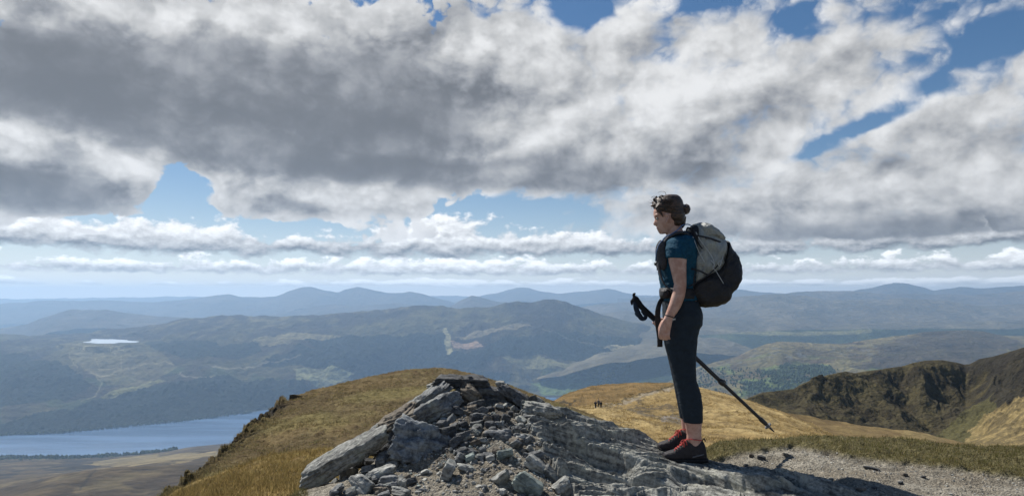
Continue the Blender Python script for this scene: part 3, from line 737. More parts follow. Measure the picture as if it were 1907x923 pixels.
# ------------------------------------------------------------------ the summit: gravel, dirt and grass underfoot
rowsA = [(1.2, 1720), (3.0, [(-300, 1300), (400, 1120), (540, 1040), (620, 1018), (2300, 1018)]),
         (3.7, [(-300, 1240), (400, 1020), (500, 950), (560, 934), (700, 928), (1000, 928), (1100, 955), (1500, 955), (1620, 938), (2300, 932)]),
         ([(-300, 4.0), (1000, 4.1), (1300, 4.3), (2300, 4.3)], [(-300, 1260), (400, 1030), (520, 945), (580, 912), (640, 900), (700, 890), (780, 876), (840, 862), (900, 858), (1000, 866), (1080, 905), (1300, 920), (1400, 908), (1480, 886), (1600, 879), (1907, 884), (2300, 900)]),
         ([(-300, 4.2), (1000, 4.45), (1300, 4.8), (2300, 4.8)], [(-300, 1280), (400, 1050), (540, 962), (600, 918), (660, 884), (720, 846), (800, 808), (860, 795), (920, 792), (1000, 812), (1080, 858), (1240, 885), (1320, 868), (1370, 850), (1500, 843), (1700, 847), (1907, 850), (2300, 860)]),
         ([(-300, 4.3), (560, 4.45), (720, 4.65), (850, 4.9), (1100, 5.0), (1240, 5.05), (1340, 5.2), (1500, 5.45), (1700, 5.35), (1907, 5.25), (2300, 5.2)],
          [(-300, 1300), (400, 1090), (540, 990), (600, 935), (660, 884), (720, 822), (780, 768), (840, 732), (900, 729), (960, 742), (1040, 795), (1130, 832), (1240, 858), (1295, 845), (1340, 827), (1420, 820), (1500, 813), (1600, 817), (1700, 823), (1800, 831), (1907, 838), (2300, 856)])]
g = sheet(-300, 2300, 1100, rowsA, (10, 30, 70, 60, 60), ((0.02, 0.004), (0.06, 0.03), (0.15, 0.12), (0.4, 0.4), (0.9, 0.9)), sm=8)
X, Y, Z, P, Q, T = g
g1, g2, g3 = fbm(X / 0.16, Y / 0.16, 4, 3), fbm(X / 0.03, Y / 0.03, 3, 6), fbm(X / 0.55, Y / 0.55, 4, 8)
gedge = np.interp(P, [1270, 1300, 1330, 1370, 1420, 1470, 1500, 1560, 1610, 1660, 1750, 1907, 2300], [855, 868, 862, 850, 842, 836, 838, 850, 858, 864, 872, 896, 920])
grass = sst(gedge - Q + 7 * g1 + 6 * g3, -3, 4) * (P > 1180)
grassL = sst(P + 30 * g3, 590, 540) * sst(Q, 880, 900)
grass = np.maximum(grass, grassL)
Z = Z + 0.016 * g1 + 0.005 * g2 + 0.02 * g3 + grass * (0.02 + 0.02 * np.abs(g1)) * (T < 4.95)
dirt = lerp((0.20, 0.178, 0.14), (0.30, 0.275, 0.225), sst(g1 + 0.5 * g2, -0.4, 0.4))
dirt = lerp(dirt, (0.205, 0.175, 0.13), sst(g3 + 0.4 * g1, 0.05, 0.5) * 0.6)
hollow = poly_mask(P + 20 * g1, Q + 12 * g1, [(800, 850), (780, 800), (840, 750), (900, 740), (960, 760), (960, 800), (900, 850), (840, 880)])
dirt = lerp(dirt, (0.10, 0.088, 0.072), hollow * 0.75)  # shade inside the hollow is darkened into the dirt colour
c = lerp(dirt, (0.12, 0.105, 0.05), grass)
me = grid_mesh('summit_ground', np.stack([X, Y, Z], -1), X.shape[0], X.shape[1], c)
m, b, bs = new_mat('summit_dirt')
p = pos(b)
n1 = b.noise(p, 55.0, 6, 0.65); n2 = b.voronoi(p, 95.0); n3 = b.voronoi(p, 260.0); n4 = b.noise(p, 9.0, 5, 0.6)
cell = b.voronoi(p, 95.0, out='Color')
f = b.m('MULTIPLY', b.lin(n1, 0.3, 0.7, 0.62, 1.35), b.lin(n4, 0.3, 0.7, 0.8, 1.2))
cc = b.vm('MULTIPLY', attr(b, 'tone'), b.grey(b.m('MULTIPLY', f, b.lin(b.sep(cell)[0], 0, 1, 0.7, 1.3))))
b.l.new(cc, bs.inputs['Base Color'])
bs.inputs['Roughness'].default_value = 0.95; bs.inputs['Specular IOR Level'].default_value = 0.15
bump(b, bs, b.m('ADD', b.m('MULTIPLY', n1, 1.0), b.m('ADD', b.m('MULTIPLY', n2, -0.9), b.m('MULTIPLY', n3, -0.4))), 0.9, 0.012)
summit = link('summit_ground', me, m); summit['kind'] = 'structure'
GA = dict(X=X, Y=Y, Z=Z, P=P, Q=HY + (CAM_Z - Z) / Y * FPX, T=T, grass=grass)
_vis = np.arange(T.shape[0]) <= int(np.argmax(T[:, 0] >= 5.0))
_gp, _gq, _gy = GA['P'][_vis], GA['Q'][_vis], GA['Y'][_vis]
_GX = _gp[0]
def ground_Y(px, py):
    """distance at which the line of sight through a photo pixel meets the summit ground"""
    j = int(np.clip(np.searchsorted(_GX, px), 1, len(_GX) - 1))
    q, yy = _gq[:, j], _gy[:, j]
    ok = np.where(q >= py)[0]
    if len(ok) == 0 or ok[-1] >= len(q) - 1: return float(yy[-1])
    i = ok[-1]
    t = (q[i] - py) / max(q[i] - q[i + 1], 1e-6)
    return float(yy[i] + np.clip(t, 0, 1) * (yy[i + 1] - yy[i]))
def ground_Z(x, y):
    px = HX + x / y * FPX
    j = int(np.clip(np.searchsorted(_GX, px), 0, len(_GX) - 1))
    return float(np.interp(y, GA['Y'][:, j], GA['Z'][:, j]))

# ------------------------------------------------------------------ stone materials
def stone_mat(name, base, dark, squash=(6, 16, 48), scale=1.0, lichen=(0.37, 0.385, 0.325), coords='object', bs_=0.9, bd=0.008, lich=0.5):
    m, b, bs = new_mat(name)
    if coords == 'object':
        tcn = b.n.new('ShaderNodeTexCoord'); p0 = tcn.outputs['Object']
        oi = b.n.new('ShaderNodeObjectInfo')
        p0 = b.vm('ADD', p0, b.vm('SCALE', b.xyz(oi.outputs['Random'], oi.outputs['Random'], 0.0), scale=17.0))
        rnd = b.lin(oi.outputs['Random'], 0, 1, 0.78, 1.2)
    else:
        p0 = pos(b)
        nd = b.n.new('ShaderNodeVectorRotate'); nd.rotation_type = 'Y_AXIS'
        b.l.new(p0, nd.inputs['Vector']); nd.inputs['Angle'].default_value = math.radians(-16)
        p0 = nd.outputs[0]; rnd = 1.0
    ps = b.vm('MULTIPLY', p0, tuple(v * scale for v in squash))
    st = b.noise(ps, 1.0, 7, 0.62, 0.4)
    gr = b.noise(p0, 42.0 * scale, 6, 0.7)
    bl = b.noise(p0, 9.0 * scale, 5, 0.6)
    cr = b.noise(b.vm('MULTIPLY', ps, (1.7, 1.6, 1.6)), 1.0, 5, 0.6, 0.3, 'RIDGED_MULTIFRACTAL')
    c1 = b.mix(b.sstep(b.m('ADD', b.m('MULTIPLY', st, 0.6), b.m('MULTIPLY', gr, 0.4)), 0.36, 0.62), dark, base)
    c1 = b.mix(b.m('MULTIPLY', b.sstep(bl, 0.52, 0.68), lich), c1, lichen)
    c1 = b.vm('SCALE', c1, scale=b.m('MULTIPLY', rnd, b.lin(gr, 0.3, 0.7, 0.72, 1.25)))
    b.l.new(c1, bs.inputs['Base Color'])
    bs.inputs['Roughness'].default_value = 0.88; bs.inputs['Specular IOR Level'].default_value = 0.25
    h = b.m('ADD', b.m('MULTIPLY', st, 1.3), b.m('ADD', b.m('MULTIPLY', gr, 0.55), b.m('MULTIPLY', cr, 0.12)))
    bump(b, bs, h, bs_, bd)
    return m
SM = {
    'pale': stone_mat('stone_pale', (0.36, 0.36, 0.33), (0.12, 0.12, 0.115)),
    'grey': stone_mat('stone_grey', (0.215, 0.22, 0.217), (0.062, 0.064, 0.067), lich=0.4),
    'dark': stone_mat('stone_dark', (0.11, 0.112, 0.115), (0.035, 0.036, 0.038), lichen=(0.2, 0.205, 0.19), lich=0.35),
    'green': stone_mat('stone_green', (0.27, 0.31, 0.285), (0.10, 0.12, 0.115), lichen=(0.40, 0.45, 0.40)),
    'blue': stone_mat('stone_blue', (0.20, 0.215, 0.225), (0.06, 0.066, 0.072), squash=(14, 16, 20), lichen=(0.33, 0.34, 0.32), lich=0.45),
    'brown': stone_mat('stone_brown', (0.21, 0.18, 0.14), (0.075, 0.062, 0.05), lichen=(0.3, 0.275, 0.22)),
}
M_BED = stone_mat('bedrock', (0.345, 0.345, 0.31), (0.082, 0.082, 0.078), squash=(2.2, 7.0, 30.0), coords='world', bd=0.012, lichen=(0.45, 0.445, 0.36))

# ------------------------------------------------------------------ bedrock outcrop, thin layers dipping to the right
crestR = [(930, 752), (960, 744), (985, 746), (1010, 752), (1040, 762), (1080, 772), (1140, 786), (1180, 799), (1212, 815), (1240, 831), (1280, 846), (1320, 857), (1400, 872), (1500, 893), (1600, 918), (1720, 955)]
rowsR = [(3.1, [(930, 1010), (1720, 1010)]), (3.75, [(930, 940), (1010, 924), (1300, 924), (1500, 925), (1600, 940), (1720, 975)]),
         ([(930, 4.1), (1240, 4.15), (1400, 4.05), (1500, 3.95), (1600, 3.8), (1720, 3.62)], [(930, 880), (985, 862), (1040, 860), (1140, 872), (1240, 884), (1320, 893), (1400, 900), (1500, 912), (1600, 932), (1720, 968)]),
         ([(930, 4.5), (1240, 4.55), (1320, 4.5), (1400, 4.25), (1500, 4.05), (1600, 3.83), (1720, 3.65)], [(930, 815), (985, 795), (1040, 800), (1140, 825), (1240, 855), (1320, 869), (1400, 882), (1500, 900), (1600, 923), (1720, 960)]),
         ([(930, 4.85), (1140, 4.85), (1240, 4.88), (1280, 4.8), (1320, 4.66), (1400, 4.4), (1500, 4.12), (1600, 3.86), (1720, 3.67)], crestR)]
g = sheet(930, 1720, 1050, rowsR, (20, 110, 130, 130), ((0.004, 0.001), (0.012, 0.006), (0.03, 0.03), (0.06, 0.09)), sm=5)
X, Y, Z, P, Q, T = g
crest_Y = Y[np.argmax(T[:, 0] >= 4.0)]
dn = np.maximum(crest_Y[None, :] - Y, 0)                      # metres below the crest, towards the viewer
S = X / 0.96 + 0.05 * dn
def ledges(t, s, thick, amp, seed, along, warp=0.9):
    tp = t / thick + warp * fbm(s / along, t / (thick * 4), 4, seed)
    k = np.floor(tp); f = tp - k
    mod = sst(fbm(s / along * 1.3 + k * 7.31, k * 3.7, 3, seed + 4), -0.35, 0.35)
    prof = np.where(f < 0.86, f / 0.86, (1 - f) / 0.14) - 0.45
    return amp * prof * mod
tilt = dn + 0.10 * X
H = ledges(tilt, S, 0.30, 0.085, 3, 1.1) + ledges(tilt, S, 0.105, 0.046, 8, 0.55) + ledges(tilt, S, 0.036, 0.018, 14, 0.3) + ledges(tilt, S, 0.015, 0.007, 24, 0.16)
H += 0.020 * fbm(S / 0.35, dn / 0.12, 5, 31) + 0.006 * fbm(S / 0.05, dn / 0.02, 4, 37)
def wedge(line, depth, reach):
    xs, ys = zip(*line)
    d = Q - np.interp(P, xs, ys) + 2.5 * fbm(S / 0.12, dn * 0, 3, 55)
    win = sst(P, xs[0], xs[0] + 30) * sst(P, xs[-1], xs[-1] - 60)
    return -depth * win * sst(d, 0.0, 2.5) * (1 - sst(d, 3, reach))
H += wedge([(1008, 789), (1040, 797), (1100, 819), (1160, 842), (1205, 862)], 0.15, 58)
H += wedge([(975, 762), (1010, 770), (1060, 780), (1100, 790)], 0.06, 20)
H += wedge([(1245, 868), (1300, 876), (1400, 891), (1500, 907), (1620, 932)], 0.09, 40)
H += wedge([(1040, 858), (1100, 872), (1200, 890), (1330, 915)], 0.07, 26)
H += wedge([(1150, 790), (1190, 808), (1215, 822), (1232, 834)], 0.05, 16)
# calm the surface where somebody stands
flat = np.exp(-(((X - 1.13) / 0.20) ** 2 + ((Y - 4.64) / 0.17) ** 2))
footz = 0.006 + (Y - 4.6) * 0.10 + (1.13 - X) * 0.10
near_crest = sst(T, 3.9, 4.0)
H = H * (1 - 0.45 * near_crest)
Zr = Z + H
Zr = Zr * (1 - flat) + (footz + 0.004 * fbm(S / 0.03, dn / 0.03, 3, 5)) * flat
# sink the outline into the ground on its left side
lb = np.interp(Q, [740, 760, 800, 830, 860, 890, 923, 1000], [962, 968, 992, 1020, 1030, 1050, 1082, 1100]) + 16 * fbm(X / 0.08, Y / 0.08, 4, 71)
Zr = Zr - 0.30 * sst(P, lb + 4, lb - 22)
me = grid_mesh('bedrock_outcrop', np.stack([X, Y, Zr], -1), X.shape[0], X.shape[1])
bed = link('bedrock_outcrop', me, M_BED); bed['kind'] = 'structure'
BED = (X, Y, Zr, P)
def bed_Z(x, y):
    px = HX + x / y * FPX
    j = int(np.clip(np.searchsorted(P[0], px), 0, P.shape[1] - 1))
    return float(np.interp(y, Y[:, j], Zr[:, j])) if px > 930 and px < 1720 else -9

# ------------------------------------------------------------------ stones
_ico = {}
def ico(sub):
    if sub not in _ico:
        bm = bmesh.new(); bmesh.ops.create_icosphere(bm, subdivisions=sub, radius=1.0)
        _ico[sub] = (np.array([v.co[:] for v in bm.verts]), [[v.index for v in f.verts] for f in bm.faces]); bm.free()
    return _ico[sub]
def rock_mesh(name, seed, dims, sub=4, boxy=0.75, cuts=10, rough=0.05, strat=0.03, smooth=False):
    """a faceted stone cut by random planes, dims in metres (full size)"""
    rs = np.random.RandomState(seed)
    d, faces = ico(sub)
    N = []; Hh = []
    for ax in range(3):
        for s in (-1, 1):
            n = np.zeros(3); n[ax] = s; n += rs.normal(0, 0.16, 3); N.append(n / np.linalg.norm(n)); Hh.append(rs.uniform(boxy * 0.85, boxy * 1.1))
    for _ in range(cuts):
        n = rs.normal(0, 1, 3); n /= np.linalg.norm(n); N.append(n); Hh.append(rs.uniform(boxy * 1.0, boxy * 1.45))
    N = np.array(N); Hh = np.array(Hh)
    dot = d @ N.T
    r = np.where(dot > 0.05, Hh / np.maximum(dot, 0.05), 9.0)
    k = 26.0
    rr = -np.log(np.exp(-k * r).sum(1)) / k                      # soft minimum keeps edges slightly worn
    v = d * rr[:, None]
    lo, hi = v.min(0), v.max(0)
    v = (v - (lo + hi) / 2) / (hi - lo) * np.array(dims)
    mn = min(dims); md = sorted(dims)[1]
    fr = 1.0 / max(md, 0.02)
    o1 = seed * 3.17
    nz = fbm(v[:, 0] * fr * 2.2 + o1, v[:, 1] * fr * 2.2 + v[:, 2] * fr * 2.6, 4, seed % 97)
    nz2 = fbm(v[:, 0] * fr * 7 + o1, v[:, 2] * fr * 9 + v[:, 1] * fr * 4, 3, seed % 89)
    layer = ridged(v[:, 2] / max(dims[2], 0.01) * 5.5 + 0.6 * nz, v[:, 0] * fr * 0.6 + v[:, 1] * fr * 0.5, 3, seed % 83)
    disp = rough * md * (nz + 0.35 * nz2) + strat * md * layer
    sc = np.array([1, 1, 0.7])
    v = v + d * sc * disp[:, None]
    me = bpy.data.meshes.new(name)
    me.from_pydata(v.tolist(), [], faces)
    me.polygons.foreach_set('use_smooth', np.full(len(faces), smooth))
    me.update()
    return me
def orient(o, ang, yaw=0.0, roll=0.0):
    """long axis X turned in the picture plane by ang (up to the right), then yawed about Z and rolled about X"""
    o.rotation_euler = (Matrix.Rotation(math.radians(yaw), 3, 'Z') @ Matrix.Rotation(-math.radians(ang), 3, 'Y') @ Matrix.Rotation(math.radians(roll), 3, 'X')).to_euler()
def stone(px, py, w, h, ang, tone, seed, depth=None, Y=None, yaw=0, roll=0, sub=4, parent=None, boxy=0.75, rough=0.05, strat=0.03, cuts=10, front=0.35, name='stone'):
    Yb = Y if Y is not None else ground_Y(px, min(py + h * 0.30, 1000)) 
    k = Yb / FPX
    dp = depth if depth is not None else (w * 0.45 + h * 0.45)
    me = rock_mesh(name, seed, (w * k * 1.02, dp * k, h * k * 1.02), sub, boxy, cuts, rough, strat, smooth=sub >= 5)
    o = link(name, me, SM[tone], parent)
    orient(o, ang, yaw, roll)
    Yc = Yb if Y is not None else Yb - dp * k * (front - 0.35)
    o.location = world_pt(px, py, Yc)
    return o

cairn = bpy.data.objects.new('cairn', None); COL.objects.link(cairn)
set_props(cairn, 'tumbledown cairn of grey slabs and rubble heaped on the summit', 'cairn')
HERO = [  # px, py, w, h, ang, tone, depth px, Y, yaw, roll, label
    (641, 851, 198, 36, 30, 'pale', 46, 4.36, -8, 14, 'long pale slab leaning up the left side of the cairn'),
    (705, 803, 34, 24, 40, 'pale', 40, 4.62, 0, 10, None),
    (776, 753, 152, 18, 33, 'grey', 60, 4.80, -6, 10, 'long grey slab along the upper left edge of the cairn'),
    (741, 778, 68, 15, 25, 'brown', 60, 4.62, 5, 12, 'thin dark brown slab sticking out of the left edge'),
    (803, 766, 114, 42, 31, 'grey', 44, 4.64, -5, 14, 'thick light-topped slab sloping below the top stone'),
    (785, 824, 102, 80, -16, 'blue', 30, 4.27, 14, -20, 'big upright blue-grey boulder face in front of the cairn'),
    (856, 709, 96, 18, -3, 'dark', 60, 4.92, 6, 2, 'flat dark capstone on the top of the cairn'),
    (809, 720, 26, 10, 6, 'pale', 30, 4.92, 0, 0, None),
    (871, 739, 48, 46, -35, 'brown', 44, 4.82, 10, 10, 'speckled brownish block under the capstone'),
    (958, 738, 66, 20, -29, 'dark', 44, 4.90, -4, -8, 'dark slab tilted down on the right of the top'),
    (908, 735, 54, 30, -8, 'dark', 50, 4.92, 4, 6, None),
    (862, 772, 44, 25, 8, 'brown', 44, 4.66, 6, 0, None),
    (1008, 765, 70, 22, -12, 'pale', 60, 4.80, -6, -6, None),
    (996, 780, 42, 14, -10, 'grey', 50, 4.70, -6, -4, None),
    (930, 822, 50, 44, -6, 'grey', 34, 4.36, -14, -18, 'square flat-faced block in the middle of the scree'),
]
for i, (px, py, w, h, a, tone, dp, Yq, yaw, roll, lb) in enumerate(HERO):
    o = stone(px, py, w, h, a, tone, 100 + i * 7, dp, Yq, yaw, roll, sub=5 if w * h > 1000 else 4, parent=cairn, boxy=0.66 if h > 30 else 0.62, rough=0.16 if i == 5 else 0.11, strat=0.12, cuts=20)
    if lb: o['label'] = lb
HEAP = [  # px, py, w, h, ang, tone
    (930, 714, 14, 11, 0, 'pale'), (941, 718, 10, 9, 30, 'grey'), (993, 746, 15, 13, 20, 'dark'), (1006, 747, 16, 11, -20, 'pale'), (979, 741, 16, 10, -30, 'dark'),
    (895, 765, 24, 15, 8, 'dark'), (911, 762, 16, 12, 0, 'dark'), (898, 776, 32, 13, 8, 'dark'), (863, 789, 26, 14, 12, 'dark'), (865, 809, 28, 18, 5, 'dark'),
    (849, 823, 24, 15, 20, 'dark'), (910, 789, 18, 12, 0, 'dark'), (927, 788, 15, 11, 20, 'grey'), (924, 776, 19, 16, 0, 'dark'), (956, 760, 13, 11, 60, 'grey'),
    (943, 754, 11, 8, 0, 'grey'), (930, 756, 17, 9, -15, 'pale'), (939, 780, 14, 16, 60, 'dark'), (960, 773, 11, 9, 0, 'pale'), (963, 780, 9, 11, 50, 'pale'),
    (960, 799, 13, 13, 0, 'grey'), (967, 791, 16, 10, 10, 'pale'), (973, 783, 16, 8, -10, 'pale'), (980, 810, 15, 10, -15, 'pale'), (959, 815, 14, 12, 30, 'grey'),
    (958, 826, 9, 11, 60, 'grey'), (970, 816, 16, 14, 20, 'pale'), (986, 834, 18, 13, -20, 'pale'), (981, 845, 12, 8, 0, 'grey'), (900, 817, 14, 11, 0, 'pale'),
    (906, 822, 9, 7, 0, 'pale'), (880, 841, 23, 11, 0, 'grey'), (900, 839, 15, 12, 10, 'grey'), (858, 837, 22, 12, 15, 'grey'), (830, 806, 30, 26, 20, 'dark'),
    (841, 796, 22, 13, 10, 'dark'), (848, 810, 12, 14, 80, 'dark'), (737, 850, 30, 17, 30, 'brown'), (713, 856, 21, 36, 5, 'grey'), (674, 858, 26, 25, 30, 'dark'),
    (687, 873, 32, 16, -8, 'grey'), (644, 875, 36, 22, 5, 'dark'), (734, 866, 22, 14, 10, 'pale'), (710, 883, 60, 26, 10, 'pale'), (677, 901, 50, 36, -10, 'pale'),
    (648, 894, 34, 20, 28, 'grey'), (727, 893, 38, 16, 14, 'grey'), (728, 905, 30, 15, 12, 'grey'), (749, 903, 24, 20, 60, 'pale'), (746, 917, 50, 15, 3, 'pale'),
    (605, 907, 42, 14, 6, 'grey'), (623, 901, 20, 13, 40, 'pale'), (632, 912, 24, 18, 35, 'grey'), (650, 918, 24, 14, 10, 'grey'), (706, 907, 18, 12, 0, 'grey'), (722, 838, 26, 20, 40, 'dark'), (738, 812, 24, 26, 60, 'dark'), (724, 818, 22, 18, 20, 'dark'), (748, 795, 24, 18, 20, 'dark'),  # dark stones ending this row added to imitate the shaded gap
    (712, 918, 24, 11, 5, 'grey'), (690, 860, 20, 14, 0, 'dark'), (730, 826, 30, 22, 40, 'dark'), (700, 836, 34, 24, 25, 'dark'), (655, 885, 22, 14, 0, 'dark'),
    (690, 890, 20, 12, 0, 'grey'), (584, 913, 20, 10, 0, 'grey'), (888, 800, 22, 14, 10, 'dark'), (880, 778, 18, 12, 0, 'dark'), (940, 798, 14, 10, 0, 'dark'),
    (920, 801, 16, 10, -10, 'dark'), (885, 824, 16, 11, 5, 'dark'), (868, 826, 14, 9, 0, 'dark'), (948, 770, 12, 10, 0, 'dark'), (975, 800, 12, 8, 20, 'grey'),
    (890, 754, 26, 16, -10, 'dark'), (850, 755, 22, 18, 60, 'dark'), (826, 790, 22, 14, 20, 'dark'), (842, 780, 20, 14, 30, 'dark'), (876, 760, 18, 14, 0, 'dark')]
rs = random.Random(21)
for k in range(46):                                            # smaller stones filling the heap
    if k < 18: px, py = rs.uniform(592, 770), rs.uniform(868, 921)
    else: px, py = rs.uniform(815, 1005), rs.uniform(758, 852)
    if px < 640 and py < 890: continue
    HEAP.append((px, py, rs.uniform(13, 27), rs.uniform(8, 16), rs.uniform(-25, 35), rs.choice(['grey', 'dark', 'dark', 'pale', 'grey', 'brown'])))
for i, (px, py, w, h, a, tone) in enumerate(HEAP):
    rs = random.Random(i)
    kz = rs.uniform(0.85, 1.3)
    if tone == 'dark' and rs.random() < 0.35: tone = rs.choice(['grey', 'brown'])
    stone(px + rs.uniform(-3, 3), py + rs.uniform(-2, 2), w * kz, h * rs.uniform(0.75, 1.2), a + rs.uniform(-22, 22), tone, 300 + i * 3, None, None, rs.uniform(-40, 40), rs.uniform(-30, 30), sub=4 if w > 20 else 3, parent=cairn, rough=0.06, strat=0.05)

LOOSE = [  # px, py, w, h, ang, tone, label
    (937, 845, 36, 17, 14, 'green', 'smooth greenish stone lying against the square block in the scree'),
    (984, 903, 54, 36, -32, 'green', 'largest greenish stone on the dirt at the bottom of the photo'),
    (1049, 910, 36, 34, 30, 'pale', 'rounded pale ribbed stone against the lower left of the bedrock'),
    (998, 866, 46, 24, -33, 'pale', 'yellowish pale slab stone beside the bedrock edge'),
    (1000, 848, 28, 18, 10, 'grey', 'small grey stone at the upper end of the yellowish slab'),
    (1026, 884, 38, 19, -40, 'pale', 'pale pointed stone wedged over a dark hollow by the bedrock'),
    (934, 889, 34, 22, 30, 'pale', 'flat pale stone half sunk in the dirt'),
    (937, 916, 14, 14, 20, 'pale', 'small pale stone at the bottom edge left of the greenish stone'),
    (876, 853, 20, 18, 20, 'green', 'small three-cornered greenish stone below the dark hollow'),
    (894, 850, 18, 11, 5, 'grey', 'little grey stone second in the row below the hollow'),
    (913, 852, 18, 10, 10, 'pale', 'little pale stone third in the row below the hollow'),
    (835, 876, 20, 38, -22, 'pale', 'upright pale splinter of stone right of the boulder shadow'),
    (857, 852, 15, 20, -20, 'grey', 'grey stone standing just above the pale splinter'),
    (866, 870, 32, 12, -14, 'pale', 'thin pale stone lying right of the upright splinter'),
    (791, 878, 16, 8, 22, 'pale', 'small pale chip on the dirt below the big boulder'),
    (902, 907, 12, 9, 10, 'grey', 'small grey stone alone on the dirt at the bottom'),
    (1475, 891, 20, 14, -10, 'dark', 'dark stone standing on the gravel path near the bedrock end'),
    (1418, 852, 18, 11, -15, 'dark', 'largest dark stone by the grass edge of the path'),
    (1399, 847, 12, 8, 0, 'dark', 'small dark stone just left of the largest one by the grass'),
    (1357, 866, 12, 8, 10, 'dark', 'dark stone on the gravel just right of the boots'),
    (1389, 865, 10, 6, 0, 'dark', 'small dark stone on the gravel between boots and path'),
    (1464, 846, 16, 8, -8, 'dark', 'low dark stone half buried at the grass edge'),
    (1513, 884, 8, 5, 0, 'dark', 'tiny dark stone in the middle of the path'),
    (1548, 891, 11, 6, 5, 'grey', 'small grey stone in the middle of the path'),
    (1604, 910, 20, 7, -6, 'dark', 'flat dark stone at the low end of the bedrock'),
    (1628, 908, 11, 7, 0, 'dark', 'dark stone right of the flat one at the bedrock end'),
    (1677, 898, 11, 6, 0, 'dark', 'small dark stone on the right half of the path'),
    (1684, 883, 18, 8, -8, 'grey', 'low grey stone on the right half of the path'),
    (1719, 887, 12, 5, 0, 'dark', 'farthest right dark stone on the path'),
    (1622, 872, 36, 8, -12, 'dark', 'flat patch of grey rock showing through the path'),
]
for i, (px, py, w, h, a, tone, lb) in enumerate(LOOSE):
    rs = random.Random(i + 50)
    if px > 1340: w, h, tone = w * 0.85, h * 0.85, ('brown' if i % 3 == 0 else tone)
    o = stone(px, py, w, h, a, tone, 700 + i * 3, None, None, rs.uniform(-20, 20), rs.uniform(-12, 12), sub=4 if w > 20 else 3, rough=0.06, strat=0.06)
    set_props(o, lb, 'stone', 'loose stones on the summit')
# ------------------------------------------------------------------ shapes for the figure
def loft_vf(rings, seg=20, power=2.0, cap=True):
    """rings: (centre, half vector a, half vector b)"""
    V, F = [], []
    th = [2 * math.pi * i / seg for i in range(seg)]
    def se(c):
        return math.copysign(abs(c) ** (2.0 / power), c)
    for c, a, b in rings:
        for t in th: V.append(c + a * se(math.cos(t)) + b * se(math.sin(t)))
    n = len(rings)
    for k in range(n - 1):
        for i in range(seg):
            j = (i + 1) % seg
            F.append((k * seg + i, k * seg + j, (k + 1) * seg + j, (k + 1) * seg + i))
    if cap:
        V.append(rings[0][0]); V.append(rings[-1][0])
        for i in range(seg):
            j = (i + 1) % seg
            F.append((len(V) - 2, j, i)); F.append((len(V) - 1, (n - 1) * seg + i, (n - 1) * seg + j))
    return V, F
def side_rings(spec, yc=None, grow=0.0):
    """spec rows: front px,py, back px,py, half width (m) [, distance]; the two points are the front and back outline"""
    out = []
    for r in spec:
        y = r[5] if len(r) > 5 else yc
        f, b = world_pt(r[0], r[1], y), world_pt(r[2], r[3], y)
        a = (f - b) * 0.5
        a = a * (1 + grow / max(a.length, 1e-5))
        out.append(((f + b) * 0.5, a, Vector((0, r[4] + grow, 0))))
    return out
def tube_rings(pts, radii, up=Vector((0, 1, 0)), flat=1.0):
    """a round or flattened tube along 3D points; radii scalar or list"""
    out = []
    n = len(pts)
    for i, p in enumerate(pts):
        t = (pts[min(i + 1, n - 1)] - pts[max(i - 1, 0)]).normalized()
        u = up - t * up.dot(t)
        if u.length < 1e-4: u = Vector((1, 0, 0)) - t * t.x
        u.normalize(); w = t.cross(u)
        r = radii[i] if isinstance(radii, (list, tuple)) else radii
        out.append((Vector(p), w * r, u * r * flat))
    return out
def smooth_path(pts, per=6):
    pts = [Vector(p) for p in pts]
    out = []
    for i in range(len(pts) - 1):
        p0, p1, p2, p3 = pts[max(i - 1, 0)], pts[i], pts[i + 1], pts[min(i + 2, len(pts) - 1)]
        for k in range(per):
            t = k / per
            out.append(0.5 * ((2 * p1) + (p2 - p0) * t + (2 * p0 - 5 * p1 + 4 * p2 - p3) * t * t + (3 * p1 - p0 - 3 * p2 + p3) * t ** 3))
    out.append(pts[-1])
    return out
